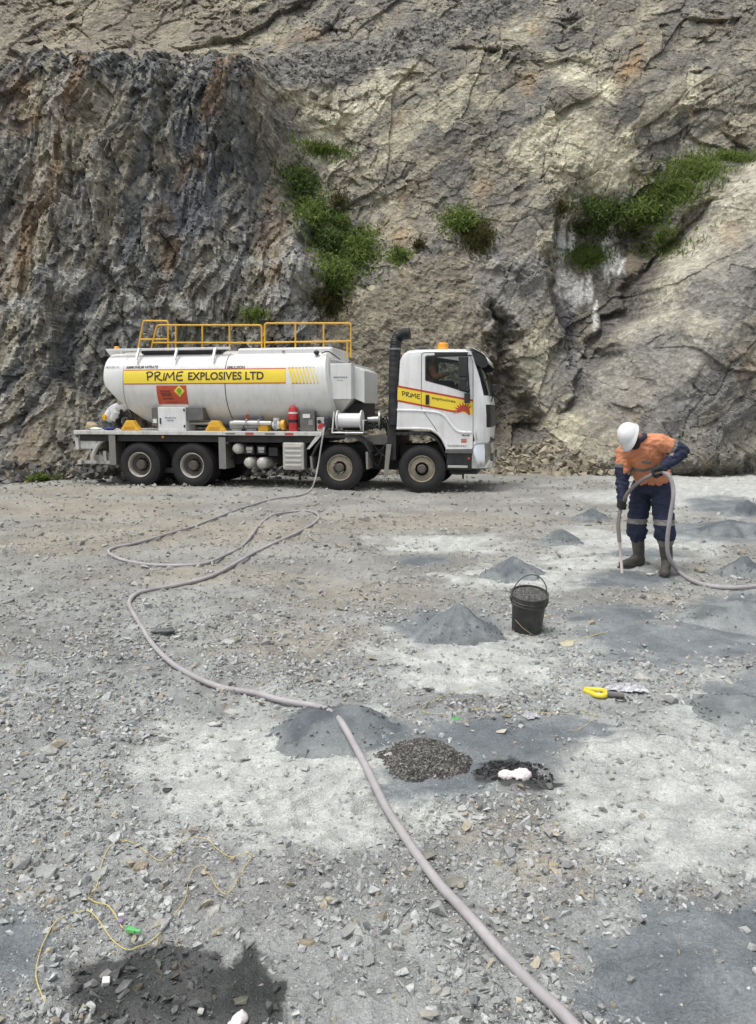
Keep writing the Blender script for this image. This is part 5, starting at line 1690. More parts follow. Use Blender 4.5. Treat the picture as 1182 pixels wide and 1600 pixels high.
# raised moulding on the lower door
arc_m = arc_pts([T(621, 641, CABY) + (0,), T(660, 642, CABY) + (0,), T(690, 647, CABY) + (0,), T(704, 662, CABY) + (0,), T(716, 674, CABY) + (0,), T(737, 676, CABY) + (0,)], 5)
m = MB(); m.tube([(p[0], CABY + .012, p[1]) for p in arc_m], .035, 8); part(m, 'door_moulding', M['white'], cab, smooth=True)
lip = arc_pts([T(620, 669.5, CABY) + (0,), T(655, 669.5, CABY) + (0,), T(674, 671, CABY) + (0,), T(686, 679, CABY) + (0,), T(694, 690, CABY) + (0,), T(699, 702, CABY) + (0,)], 4)
m = MB(); m.tube([(p[0], CABY + .01, p[1]) for p in lip], .028, 8); part(m, 'arch_lip', M['white'], cab, smooth=True)
lip2 = arc_pts([T(619, 675, CABY) + (0,), T(655, 675, CABY) + (0,), T(671, 676.5, CABY) + (0,), T(682, 684, CABY) + (0,), T(690, 696, CABY) + (0,), T(697, 712, CABY) + (0,)], 4)
m = MB()
for i in range(len(lip2) - 1):
    a, b = lip2[i], lip2[i + 1]
    m.add([(a[0], CABY, a[1]), (b[0], CABY, b[1]), (b[0], .6, b[1]), (a[0], .6, a[1]), (a[0] + .01, CABY, a[1] - .07), (b[0] - .02, CABY, b[1] - .07), (b[0] - .02, .6, b[1] - .07), (a[0] + .01, .6, a[1] - .07)],
          [(0, 1, 2, 3), (4, 7, 6, 5), (0, 4, 5, 1), (2, 6, 7, 3)])
part(m, 'wheel_arch', M['black'], cab)
# stripe on the cab
def cab_poly(pts, off, name, mat, px=True):
    P = [T(a, b, CABY) for a, b in pts] if px else pts
    tris = tessellate_polygon([[Vector((a, b, 0)) for a, b in P]])
    m = MB(); m.add([(a, CABY - off, b) for a, b in P], [tuple(t) for t in tris]); return part(m, name, M[mat], cab)
cab_poly([(621.8, 604.5), (739, 627), (739, 647.5), (621.2, 625)], .003, 'yellow_stripe', 'band')
cab_poly([(621.9, 602), (739, 624.3), (739, 627.4), (621.8, 605.2)], .0042, 'stripe_edge', 'redline')
cab_poly([(621.2, 624.4), (712, 642), (712, 645), (621.2, 627.4)], .0042, 'stripe_edge', 'redline')
sb = []
for k in range(23):
    a = math.pi * (1.06 - 1.16 * k / 22); rr_ = 17 if k % 2 == 0 else 10
    sb.append((725 + rr_ * math.cos(a), 643.5 - rr_ * .95 * math.sin(a) + (3.5 if k > 18 else 0)))
sb = [p for p in sb if p[0] < 739] + [(738.5, 649), (732, 648), (729, 644.5), (724, 642.5), (718, 644.5)]
cab_poly(sb, .0056, 'sunburst', 'redline')
zA = T(628, 619, CABY); zB = T(657, 624, CABY); slope_c = (zA[1] - zB[1]) / (zB[0] - zA[0])
a0, b0 = T(629, 618.5, CABY); a1, _ = T(657, 618.5, CABY); _, b1 = T(629, 611.5, CABY)
m_ = [[(x, y - slope_c * x * (a1 - a0) / 4.0 / (b1 - b0)) for x, y in s_] for s_ in PRIME]
stroke_word(m_, a0, b0, (a1 - a0) / 4.0, b1 - b0, .017, lambda x, z: CABY, 'lettering', 'ink', cab, .007)
face_text('explosives', 675, 624.5, 5.5, 37, CABY, 'ink', cab, .012, None, .007, .12, slope_c)
m = MB(); xa, za = T(665.5, 617, CABY); xb, zb_ = T(671, 632, CABY); m.box(xa, xb, CABY - .03, CABY - .003, zb_, za); part(m, 'door_handle', M['black'], cab, bevel=.008)
face_text('8x4', 722, 681.5, 2.6, 12, CABY, 'seal', cab, .03)
face_text('TAUMARUNUI', 699, 698, 3.0, 30, CABY, 'seal', cab, .0)
cab_poly([(721, 685.5), (729.5, 685.5), (729.5, 691.5), (721, 691.5)], .0045, 'badge', 'orangered'); cab_poly([(722, 687), (729, 687), (729, 688.2), (722, 688.2)], .0055, 'badge_line', 'alu')
# mirror, visor, beacon, lamps
xa, za = T(717, 556.5, -.12); xb, zb_ = T(731, 611, -.12)
m = MB(); m.box(xa, xb, -.16, -.04, zb_ + .3, za); m.box(xa + .02, xb - .02, -.15, -.04, zb_, zb_ + .28)
mr = part(m, 'mirror', M['black'], cab, bevel=.025)
x, z = T(730.5, 622, -.05); m = MB(); m.box(x - .06, x + .06, -.12, -.01, z - .11, z + .11); part(m, 'mirror', M['black'], cab, bevel=.02)
m = MB(); m.tube([(xb - .03, -.08, za + .02), (xb + .06, CABY + .1, za + .03)], .014, 6); m.tube([(xb - .03, -.08, zb_ + .04), (xb + .05, CABY + .05, zb_ + .02)], .014, 6); part(m, 'mirror_arm', M['black'], cab)
x, z = T(768, 615, .7); m = MB(); m.tube(arc_pts([TP(757, 592, .5), TP(766, 596, .5), TP(771, 612, .5), TP(768, 628, .5)], 5), .014, 6); m.tube([TP(762, 620, .5), TP(771, 616, .5)], .012, 6); part(m, 'mirror_arm', M['black'], cab)
m = MB(); x, z = T(770, 606, .45); m.box(x - .03, x + .1, .35, .6, z - .1, z + .08); part(m, 'mirror', M['black'], cab, bevel=.03)
m = MB()
vp = [(728, 541.5), (740, 543.5), (752, 550), (760, 558), (763, 567)]
vt = [T(a, b, .12) for a, b in vp]
for i in range(len(vt) - 1):
    (x0, z0), (x1, z1) = vt[i], vt[i + 1]
    m.add([(x0, .09, z0), (x1, .13, z1), (x1, 2.35, z1), (x0, 2.39, z0)], [(0, 1, 2, 3)])
vo = part(m, 'sun_visor', M['white'], cab, smooth=True)
so = vo.modifiers.new('solid', 'SOLIDIFY'); so.thickness = .012
m = MB()
side = [T(a, b, .11) for a, b in [(737, 549), (750, 551.5), (759, 559), (763, 567), (761, 573), (753, 575), (744, 569)]]
for y in (.105, 2.36):
    m.prism(side, y, y + .012)
m.add([(x, .13, z - .03) for x, z in vt[1:]] + [(x, 2.34, z - .03) for x, z in vt[1:]], [(0, 1, 5, 4), (1, 2, 6, 5), (2, 3, 7, 6)])
part(m, 'visor_panel', M['black'], cab)
x, z = T(692, 544.5, .55); m = MB(); m.lathe([(.13, -.03), (.14, .0), (.125, .015), (.118, .10), (.085, .13), (0, .135)], (x, .6, z), (0, 0, 1), 20); part(m, 'beacon', M['amber'], cab, smooth=True, label='amber beacon lamp')
m = MB(); x, z = T(660, 546, .9); m.box(x - .12, x + .1, .8, 1.6, z - .02, z + .06); part(m, 'roof_vent', M['greybox'], cab, bevel=.02)
m = MB(); x, z = T(721, 545.5, .35); m.ball((x, .35, z), .025); part(m, 'marker_light', M['black'], cab, smooth=True)
# bumper, steps, headlamp, wipers
x0, z0 = T(697.5, 703, CABY); x1, z1 = T(738, 735, CABY)
m = MB(); m.box(x0, x1, CABY + .03, .7, z1, z0); part(m, 'step_box', M['black'], cab, bevel=.02)
m = MB(); m.box(x0 - .02, x1 + .02, CABY - .005, CABY + .2, z0 - .075, z0 + .005); part(m, 'sill', M['greybox'], cab, bevel=.01)
xa, za = T(700, 729, CABY); xb, _ = T(731, 729, CABY)
m = MB(); m.box(xa, xb, CABY - .01, CABY + .2, za - .025, za + .025); part(m, 'step', M['alu'], cab, bevel=.006)
m = MB(); x, z = T(733, 717, CABY); m.ball((x, CABY + .03, z), (.03, .02, .03)); part(m, 'reflector', M['redline'], cab, smooth=True)
xa, za = T(738, 691, CABY); xb, zb_ = T(768, 734, CABY)
m = MB()
outl = [(xa, .04), (xa + .12, .03), (xa + .28, .07), (xb - .02, .28), (xb, .5), (xb, 2.0), (xb - .02, 2.22), (xa + .28, 2.43), (xa + .12, 2.47), (xa, 2.46)]
k = len(outl)
for (z0_, z1_, o_) in ((zb_, zb_ + .06, .02), (zb_ + .06, za - .08, 0), (za - .08, za - .02, .0)):
    pass
lv = [(zb_, -.03), (zb_ + .03, 0), (za - .16, 0), (za - .12, -.02), (za - .02, -.02), (za, -.05)]
vs_ = [(x + o_ * .6, y if y > 1 else y - o_, z) for z, o_ in lv for x, y in outl]
fs = [(j * k + i, j * k + i + 1, (j + 1) * k + i + 1, (j + 1) * k + i) for j in range(len(lv) - 1) for i in range(k - 1)]
m.add(vs_, fs); bp_ = part(m, 'bumper', M['chrome'], cab, smooth=True)
so = bp_.modifiers.new('solid', 'SOLIDIFY'); so.thickness = .02
m = MB(); x, z = T(757, 712, .2); 
for yy in (.42, 1.9): m.box(xb - .03, xb + .03, yy - .12, yy + .12, z - .12, z + .05)
part(m, 'fog_lamp', M['glass'], cab, bevel=.01)
m = MB(); xa2, za2 = T(740, 668, .05); xb2, zb2_ = T(766, 690, .05)
m.add([(xa2, .06, za2 + .01), (xb2 - .1, .20, za2 - .13), (xb2 + .03, .6, zb2_ + .06), (xb2 + .03, .6, zb2_), (xa2, .03, zb2_)], [(0, 1, 2, 3, 4)])
part(m, 'headlamp_surround', M['black'], cab)
m = MB(); m.add([(xa2 + .05, .045, za2 - .08), (xb2 - .12, .16, za2 - .17), (xb2 - .05, .32, zb2_ + .03), (xb2 - .12, .12, zb2_ + .02), (xa2 + .05, .025, zb2_ + .02)], [(0, 1, 2, 3, 4)])
hl = part(m, 'headlamp', M['alu'], cab)
m = MB(); m.box(T(700, 738)[0], T(744, 738)[0], .3, 2.1, T(700, 742)[1], T(700, 733)[1]); m.box(T(720, 745)[0], T(723, 745)[0], .35, .4, T(720, 750)[1], T(720, 741)[1]); part(m, 'front_valance', M['chassis'], cab)
m = MB(); m.tube([TP(763, 620, 1.0), TP(756, 596, .6)], .012, 5); part(m, 'wiper', M['black'], cab)

# ---- loose things on the truck
def chock(px, yl, label):
    x, z = T(px, 672, yl); p = TW(px, 672, yl)
    o = empty('wheel_chock', tuple(p[:2]) + (TO[2] + zt + .002,), -YAW, label, 'wheel chock', 'yellow wheel chocks on the truck deck')
    m = MB(); m.add([(-.25, -.1, 0), (.25, -.1, 0), (.25, .1, 0), (-.25, .1, 0), (-.09, -.09, .24), (.08, -.09, .24), (.08, .09, .24), (-.09, .09, .24), (.17, -.1, .10), (.17, .1, .10)],
                    [(3, 2, 1, 0), (4, 5, 6, 7), (0, 1, 8, 5, 4), (1, 2, 9, 8), (8, 9, 6, 5), (2, 3, 7, 6, 9), (3, 0, 4, 7)])
    m.build('wedge', M['yellow'], o, bevel=.015)
    m = MB(); m.box(-.13, .12, -.108, -.101, .03, .09); m.build('number_plate', plain('dark_yellow', (.55, .28, .02), .5), o)
chock(206, .15, 'yellow wheel chock on the truck deck beside the white control cabinet')
chock(338, .15, 'yellow wheel chock on the deck left of the pipework')
p = TW(456.5, 672, .12)
ex = empty('fire_extinguisher', tuple(p[:2]) + (TO[2] + zt + .002,), -YAW, 'red fire extinguisher standing on the truck deck with red tags above it', 'fire extinguisher')
m = MB(); m.lathe([(0, 0), (.105, 0), (.115, .02), (.115, .46), (.10, .53), (.05, .57), (.035, .6), (0, .6)], (0, .12, 0), (0, 0, 1), 22); m.build('cylinder', M['red'], ex, True)
m = MB(); m.lathe([(.1165, .20), (.1165, .27)], (0, .12, 0), (0, 0, 1), 22); m.build('dark_band', M['black'], ex, True)
m = MB(); m.lathe([(.1165, .40), (.1165, .44)], (0, .12, 0), (0, 0, 1), 22); m.build('white_band', M['white'], ex, True)
m = MB(); m.box(-.04, .05, .09, .15, .60, .66); m.box(-.09, .07, .11, .13, .66, .70); m.build('valve', M['black'], ex, bevel=.005)
m = MB(); m.add([(-.09, .05, .9), (-.01, .05, .88), (.02, .06, .70), (-.04, .06, .70)], [(0, 1, 2, 3)]); m.add([(.02, .05, .90), (.08, .05, .86), (.09, .06, .68), (.04, .06, .68)], [(0, 1, 2, 3)])
tgs = m.build('tag', M['red'], ex); tgs.modifiers.new('s', 'SOLIDIFY').thickness = .004
def sack(px, yl, sx, sy, sz, mat, name, label, cat, seed, dz=0):
    p = TW(px, 672, yl)
    m = MB(); m.ball((0, 0, sz * .9), (sx, sy, sz), 20, 12)
    me = m.mesh(name, M[mat], True)
    co = np.array([v.co[:] for v in me.vertices])
    d = 1 + .22 * fbm(co[:, 0] * 9 + seed, co[:, 2] * 9 + co[:, 1] * 4, 3, seed)
    co[:, :2] *= d[:, None]; co[:, 2] = np.maximum(co[:, 2] * d, 0)
    me.vertices.foreach_set('co', co.astype(np.float32).ravel()); me.update()
    o = link(name, me); o.location = tuple(p[:2]) + (TO[2] + zt + .003 + dz,); o.rotation_euler = (0, 0, -YAW)
    return tag(o, label, cat)
sack(145, .3, .16, .14, .10, 'tan', 'sack', 'tan sack lying at the rear end of the truck deck', 'sack', 3)
sack(151, .16, .15, .07, .035, 'white', 'folded_bag', 'white folded bag in front of the tan sack on the deck', 'bag', 4)
sack(171, .2, .15, .12, .045, 'blue', 'bundle', 'dark blue bundle on the deck below the white auger', 'bundle', 5)
p = TW(192, 660, .45)
m = MB()
for k in range(4):
    r_ = .18 - .015 * k
    m.tube([(r_ * math.cos(a), .04 * k + .01 * math.sin(3 * a), .20 + r_ * math.sin(a)) for a in np.linspace(0, 6.283, 25)], .022, 7, False)
m.tube(arc_pts([(.05, 0, .35), (.12, -.02, .42), (.20, 0, .38), (.34, 0, .2), (.36, .1, .02)], 5), .022, 7)
m.tube(arc_pts([(-.05, 0, .3), (0, -.05, .48), (.05, 0, .4), (.22, 0, .46), (.24, .1, .1)], 5), .022, 7)
o = m.build('hose_coil', M['black'], None, True); o.location = tuple(p[:2]) + (TO[2] + zt + .01,); o.rotation_euler = (0, 0, -YAW)
tag(o, 'coiled black hose on the deck behind the rear yellow chock', 'hose coil')

# ================================================================== people
def capsule(mb, a, b, ra, rb, n_=14):
    a, b = Vector(a), Vector(b)
    k = 8
    mb.tube([a.lerp(b, i / k) for i in range(k + 1)], [ra + (rb - ra) * i / k for i in range(k + 1)], n_)
    mb.ball(a, ra, n_, 8); mb.ball(b, rb, n_, 8)
def chain(mb, pts, rad):
    for i in range(len(pts) - 1): capsule(mb, pts[i], pts[i + 1], rad[i], rad[i + 1])
def etube(mb, pts, rx, ry, side, n_=20):
    """tube of elliptical section; rx along side, ry across"""
    P = [Vector(p) for p in pts]; vs_ = []; fs = []
    for i, p in enumerate(P):
        t = (P[min(i + 1, len(P) - 1)] - P[max(i - 1, 0)]).normalized()
        sdv = Vector(side[i] if isinstance(side, list) else side); u = (sdv - t * sdv.dot(t)).normalized(); w = t.cross(u)
        for k in range(n_):
            a = 2 * math.pi * k / n_
            vs_.append(p + u * math.cos(a) * rx[i] + w * math.sin(a) * ry[i])
    for i in range(len(P) - 1):
        for k in range(n_): fs.append((i * n_ + k, i * n_ + (k + 1) % n_, (i + 1) * n_ + (k + 1) % n_, (i + 1) * n_ + k))
    fs.append(tuple(reversed(range(n_)))); fs.append(tuple(range((len(P) - 1) * n_, len(P) * n_)))
    mb.add(vs_, fs)
def fuse(mb, name, mats, parent, voxel=.012, smooth=6, wrinkle=0.0, paint=None, wsc=14, seed=0):
    """merge overlapping shapes into one continuous skin; optional cloth folds; paint(co)->material index per face"""
    me = mb.mesh('tmp', mats[0])
    o = bpy.data.objects.new('tmp', me); COL.objects.link(o)
    r_ = o.modifiers.new('r', 'REMESH'); r_.mode = 'VOXEL'; r_.voxel_size = voxel
    s_ = o.modifiers.new('s', 'SMOOTH'); s_.iterations = smooth; s_.factor = .5
    dg = bpy.context.evaluated_depsgraph_get(); dg.update()
    m2 = bpy.data.meshes.new_from_object(o.evaluated_get(dg))
    bpy.data.objects.remove(o)
    nv = len(m2.vertices)
    co = np.empty(nv * 3, np.float32); m2.vertices.foreach_get('co', co); co = co.reshape(-1, 3).astype(float)
    if wrinkle:
        no = np.empty(nv * 3, np.float32); m2.vertices.foreach_get('normal', no); no = no.reshape(-1, 3)
        d = fbm(co[:, 0] * wsc + co[:, 2] * wsc * .5 + seed, co[:, 2] * wsc * 1.3 + co[:, 1] * wsc * .6, 3, seed + 50)
        d = 1 - 2 * np.abs(d)
        co = co + no * (d * wrinkle)[:, None]
        m2.vertices.foreach_set('co', co.astype(np.float32).ravel())
    m2.materials.clear()
    for q in mats: m2.materials.append(q)
    m2.polygons.foreach_set('use_smooth', [True] * len(m2.polygons))
    if paint is not None:
        fc = np.array([co[list(p.vertices)].mean(0) for p in m2.polygons])
        m2.polygons.foreach_set('material_index', paint(fc).astype(np.int32))
    m2.name = name; m2.update()
    return link(name, m2, parent)

WY = 8.26
def Wp(px, py, dy=0.0): return at_y(px, py, WY + dy)
pel = Wp(1021, 757, -.05); org = np.array([pel[0], pel[1] + .05, float(gz(np.array([pel[0]]), np.array([pel[1]]))[0])])
worker = empty('person', tuple(org), 0, 'worker in white hard hat and orange shirt bending to feed a hose down', 'person')
def L_(p): return np.array(p) - org
fdir = np.array([-.70, -.71, 0]); ldir = np.array([.71, -.70, 0])
pelv = L_(pel); waist = L_(Wp(1016, 736, -.10)); chest = L_(Wp(1008, 710, -.22)); upch = L_(Wp(1003, 695, -.28)); neck = L_(Wp(995, 684, -.34)); 
shL = L_(Wp(1033, 692, -.38)); shR = L_(Wp(977, 707, -.14)); elL = L_(Wp(1065, 706, -.40)); wrL = L_(Wp(1037, 730, -.48)); haL = L_(Wp(1028, 737, -.46))
elR = L_(Wp(973, 745, -.16)); wrR = L_(Wp(972.5, 779, -.24)); haR = L_(Wp(972.5, 790, -.26))
hipR = L_(Wp(1004, 763, .03)); hipL = L_(Wp(1034, 763, -.12)); knR = L_(Wp(995, 820, -.04)); knL = L_(Wp(1038, 822, -.30))
fR = ground(998, 884) ; fL = ground(1043, 893)
anR = L_(fR) + np.array([.01, .02, .10]); anL = L_(fL) + np.array([0, .02, .10])
toeR = L_(ground(971, 887)) + np.array([.015, 0, .04]); toeL = L_(ground(1038, 902)) + np.array([0, 0, .04]); heR = anR + np.array([.03, .02, -.05]); heL = anL + np.array([.01, .05, -.05])
headc = L_(Wp(984.5, 680, -.46)); hax = np.array([-.80, -.30, .52]); hax = hax / np.linalg.norm(hax)        # helmet points up-left and forward
hface = np.array([-.30, -.50, -.78]); hface = hface - hax * (hface @ hax); hface /= np.linalg.norm(hface)
hsid = np.cross(hax, hface)
HB = Matrix((hsid, hface, hax)).transposed()
# body: one continuous figure
b = MB()
etube(b, [pelv, waist, chest, upch], [.145, .13, .155, .15], [.10, .095, .115, .10], [tuple(ldir)] * 4)
b.ball(pelv, (.15, .12, .12)); b.ball(upch, (.14, .11, .10))
chain(b, [upch, neck, headc - hax * .02], [.075, .058, .06])
for sh, el, wr, ha in ((shL, elL, wrL, haL), (shR, elR, wrR, haR)):
    chain(b, [upch * .55 + sh * .45, sh, el, wr, ha], [.07, .062, .045, .031, .036])
for hp, kn, an, he, to in ((hipL, knL, anL, heL, toeL), (hipR, knR, anR, heR, toeR)):
    chain(b, [pelv * .4 + hp * .6, hp, kn, an], [.09, .088, .058, .042]); chain(b, [he, to], [.035, .03])
b.ball(headc, (.072, .088, .105), 16, 12, HB)
b.ball(headc + hface * .055 - hax * .055, (.045, .045, .05), 12, 8, HB)
b.tube([headc + hface * .09 + hax * .0, headc + hface * .112 - hax * .035], [.010, .016], 8)
for s in (-1, 1): b.ball(headc + hsid * .077 * s - hax * .01, (.012, .022, .032), 8, 6, HB)
fuse(b, 'body', [M['skin']], worker, .011, 4)
e = MB()
for s in (-1, 1): e.ball(headc + hface * .086 + hsid * .03 * s + hax * .005, .011)
tag(e.build('eye', M['hair'], worker, True), kind='stuff')
# beard and hair
h_ = MB()
h_.ball(headc + hface * .06 - hax * .085, (.058, .055, .055), 14, 10, HB); h_.ball(headc + hface * .03 - hax * .10, (.05, .05, .045), 14, 10, HB)
for s in (-1, 1): capsule(h_, headc + hsid * .066 * s + hface * .015, headc + hsid * .05 * s + hface * .05 - hax * .075, .022, .026)
h_.ball(headc - hface * .035 + hax * .01, (.078, .074, .09), 14, 10, HB)
fuse(h_, 'hair', [M['hair']], worker, .010, 3, .004, None, 60)
# shirt
s = MB()
etube(s, [pelv + np.array([0, 0, .075]), waist, chest, upch, upch * .5 + neck * .5], [.192, .182, .20, .175, .10], [.16, .15, .155, .13, .09], [tuple(ldir)] * 5)
s.ball(upch, (.16, .13, .11)); 
for sh, el, wr in ((shL, elL, wrL), (shR, elR, wrR)):
    chain(s, [upch * .5 + sh * .5, sh], [.10, .09]); mid = sh * .45 + el * .55
    chain(s, [sh, mid, el, el * .45 + wr * .55, wr], [.088, .082, .074, .060, .048])
armL = elL - shL; armR = elR - shR
def shirt_paint(fc):
    idx = np.zeros(len(fc), int)
    for sh, el, wr in ((shL, elL, wrL), (shR, elR, wrR)):
        a = el - sh; t = ((fc - sh) @ a) / (a @ a); da = np.linalg.norm(fc - (sh + np.clip(t, 0, 1.2)[:, None] * a), axis=1)
        f_ = wr - el; u = np.clip(((fc - el) @ f_) / (f_ @ f_), 0, 1.1); df = np.linalg.norm(fc - (el + u[:, None] * f_), axis=1)
        navy = ((t > .62) & (da < .12)) | ((df < .084) & (u > .03))
        tape = (t > .46) & (t <= .62) & (da < .12) & (~navy | (t < .62)) & (df > .05)
        tors = np.linalg.norm((fc - chest)[:, :2], axis=1)
        if sh is shR: ok = (((fc - chest) @ ldir) < -.15)
        else: ok = ((fc - chest) @ ldir) > .13
        # forearm in front of the belly: nearest to arm axis, not to the trunk
        idx[navy & (ok | (df < .084))] = 1; idx[tape & ok] = 2
    ax = (upch - pelv) / np.linalg.norm(upch - pelv); hh = (fc - pelv) @ ax
    tot = np.linalg.norm(chest - pelv)
    belt = (np.abs(hh - tot * .78 - .04 * ((fc - chest) @ ldir)) < .026) & (idx == 0)
    idx[belt] = 2
    return idx
shirt = fuse(s, 'shirt', [M['orange'], M['navy'], M['tape']], worker, .010, 3, .012, shirt_paint, 9)
c_ = MB(); c_.tube([neck - (neck - upch) * .25 + (hsid * math.cos(a) * .085 + (fdir * .6 + np.array([0, 0, -.35])) * math.sin(a) * .10) for a in np.linspace(0, 6.283, 22)], .026, 8); fuse(c_, 'collar', [M['navy']], worker, .012, 3)
# front opening of the shirt
pk = chest + fdir * .165 + ldir * (-.03)
pc = chest * .9 + fdir * .165 + ldir * .09 + np.array([0, 0, .05])
pb = MB(); pb.tube([pc - ldir * .045, pc + ldir * .045 + np.array([0, 0, .005])], .013, 6); tag(pb.build('pocket_logo', M['greybox'], worker), label=None)
# trousers
t_ = MB()
etube(t_, [waist - (waist - pelv) * .25, pelv, pelv - np.array([0, 0, .09])], [.152, .182, .178], [.118, .148, .145], [tuple(ldir)] * 3)
hemR = anR * .33 + knR * .67; hemL = anL * .38 + knL * .62
for hp, kn, hem in ((hipL, knL, hemL), (hipR, knR, hemR)):
    chain(t_, [pelv * .35 + hp * .65, hp, hp * .4 + kn * .6, kn, kn * .4 + hem * .6, hem], [.122, .120, .106, .098, .106, .086])
zkR = knR[2]; zkL = knL[2]
def tr_paint(fc):
    idx = np.zeros(len(fc), int)
    z = fc[:, 2]; left = ((fc - (knR + knL) / 2) @ ldir) > 0
    zk = np.where(left, zkL, zkR)
    idx[(np.abs(z - zk - .045) < .028)] = 1
    idx[left & (z < hemL[2] + .0)] = 1
    return idx
fuse(t_, 'trousers', [M['navy'], M['tape']], worker, .011, 4, .012, tr_paint, 8, 7)
# boots
for kn, an, he, to, hem in ((knL, anL, heL, toeL, hemL), (knR, anR, heR, toeR, hemR)):
    q = MB(); chain(q, [hem * .8 + kn * .2, an * .6 + hem * .4, an], [.074, .066, .058])
    fw = (to - he); fw[2] = 0; fw /= np.linalg.norm(fw); sd_ = np.array([-fw[1], fw[0], 0])
    etube(q, [he - fw * .03, he + fw * .05, (he + to) / 2, to - fw * .02, to + fw * .035], [.04, .05, .05, .053, .035], [.055, .066, .058, .045, .03], [tuple(sd_)] * 5)
    capsule(q, an, (an + to) / 2 - np.array([0, 0, .02]), .058, .048)
    fuse(q, 'boot', [M['boot']], worker, .010, 3)
    q = MB(); pts = [(he - fw * .05), (he + fw * .03), (he + to) / 2, to, to + fw * .05]
    q.add([tuple(p + sd_ * w * s_ + np.array([0, 0, dz - p[2] + he[2] * 0 + min(he[2], to[2]) - .045])) for p, w in zip(pts, (.03, .047, .044, .052, .025)) for s_ in (-1, 1) for dz in (0, .018)],
          [(4 * i + a, 4 * i + b_, 4 * i + 4 + b_, 4 * i + 4 + a) for i in range(4) for a, b_ in ((0, 1), (1, 3), (3, 2), (2, 0))])
    q.build('sole', M['seal'], worker)
# helmet
hc = headc + hax * .012
q = MB(); vs_ = []; fs = []; n_ = 40; rows = 12
for j in range(rows):
    ph = (math.pi / 2) * j / (rows - 1)
    for k in range(n_):
        a = 2 * math.pi * k / n_
        ridge = 1 + .03 * max(0, math.cos(a * 2)) ** 8 * math.sin(ph)
        p = hc + (hsid * math.cos(a) * .104 + hface * math.sin(a) * .126) * math.sin(ph) ** .9 + hax * .128 * math.cos(ph) * ridge
        vs_.append(p)
for k in range(n_):
    a = 2 * math.pi * k / n_; br = .016 + .045 * max(0, math.sin(a)) ** 2
    vs_.append(hc + (hsid * math.cos(a) * (.104 + br * .7) + hface * math.sin(a) * (.126 + br)) - hax * (.012 + .02 * max(0, math.sin(a)) ** 2))
for j in range(rows):
    for k in range(n_): fs.append((j * n_ + k, j * n_ + (k + 1) % n_, (j + 1) * n_ + (k + 1) % n_, (j + 1) * n_ + k))
q.add(vs_, fs); hm_ = q.build('hard_hat', M['helmet'], worker, True, 0, 60)
so = hm_.modifiers.new('s', 'SOLIDIFY'); so.thickness = .006
# gloves: palm and five fingers closed on the hose
def glove(wr, ha, axis, back, flip):
    """axis = direction of the held hose, back = from hose towards the back of the hand"""
    ax = np.array(axis, float); ax /= np.linalg.norm(ax); bk = np.array(back, float); bk -= ax * (bk @ ax); bk /= np.linalg.norm(bk)
    ac = np.cross(ax, bk) * flip                                     # the way the fingers wrap
    hose = ha
    palm = hose + bk * .042
    q = MB(); capsule(q, wr, wr * .3 + palm * .7, .038, .040)
    q.ball(palm, (.030, .030, .030)); 
    etube(q, [palm - ax * .046, palm, palm + ax * .046], [.032, .04, .034], [.02, .024, .02], tuple(ac))
    for k, (o_, ln_) in enumerate(((-.036, .9), (-.013, 1.0), (.011, .96), (.034, .78))):
        c = hose + ax * o_; r_ = .040; pts = []
        for a in (20, 75, 130, 185, 230):
            aa = R(20 + (a - 20) * ln_)
            pts.append(c + bk * math.cos(aa) * r_ + ac * math.sin(aa) * r_)
        chain(q, pts, [.0125, .0122, .0115, .0108, .0098])
    th = [palm - ax * .035 - ac * .02, hose - ax * .045 - ac * .042, hose - ax * .03 - ac * .03 - bk * .03, hose - ax * .012 - ac * .008 - bk * .042]
    chain(q, th, [.016, .0145, .0135, .011])
    return fuse(q, 'glove', [M['glove']], worker, .0055, 2)

# the held hose
hz = [Wp(968, 846, -.30), Wp(966.5, 822, -.30), Wp(969.5, 800, -.28)]
handR = Wp(973, 788, -.27); handL = Wp(1027.5, 738.5, -.47)
hose2 = [Wp(968.5, 847, -.32), Wp(966.5, 822, -.30), Wp(968.5, 803, -.28), handR, Wp(983, 768, -.34), Wp(1003, 750.5, -.44), handL, Wp(1039, 738.5, -.50), Wp(1049, 750, -.54), Wp(1052.5, 773, -.56),
         Wp(1047.5, 808, -.54), Wp(1043, 845, -.50), Wp(1046, 871, -.44)]
for a, b_ in ((1061, 893), (1085, 908), (1115, 916), (1150, 918), (1195, 914), (1260, 905), (1330, 925)):
    hose2.append(ground(a, b_, .024))
hp = arc_pts(hose2, 8)
nh = len(hp); 
HR = .0205
ho = empty('hose', tuple(ground(1090, 909)), 0, 'pinkish grey hose held by the worker and running off to the right', 'hose', 'blasting hoses')
og = np.array(ho.location[:])
k = int(nh * .36)
m = MB(); m.tube([p - og for p in hp[:k]], HR * 1.0, 10); m.build('dark_hose_end', M['hosegrey'], ho, True)
m = MB(); m.tube([p - og for p in hp[k - 1:]], HR * 1.02, 10); m.build('hose_length', M['hose'], ho, True)
tipb = ground(973, 897)
m = MB(); m.tube([p - og for p in arc_pts([hose2[0] - np.array([0, 0, -.01]), Wp(970.5, 870, -.3), tipb + np.array([0, 0, -.03])], 6)], .015, 10); m.build('nozzle', M['hosetip'], ho, True)
glove(wrR, L_(handR), hose2[4] - hose2[2], wrR - L_(handR) + np.array([-.02, .06, -.03]), 1)
glove(wrL, L_(handL), hose2[7] - hose2[5], wrL - L_(handL) + np.array([0, -.02, .05]), -1)

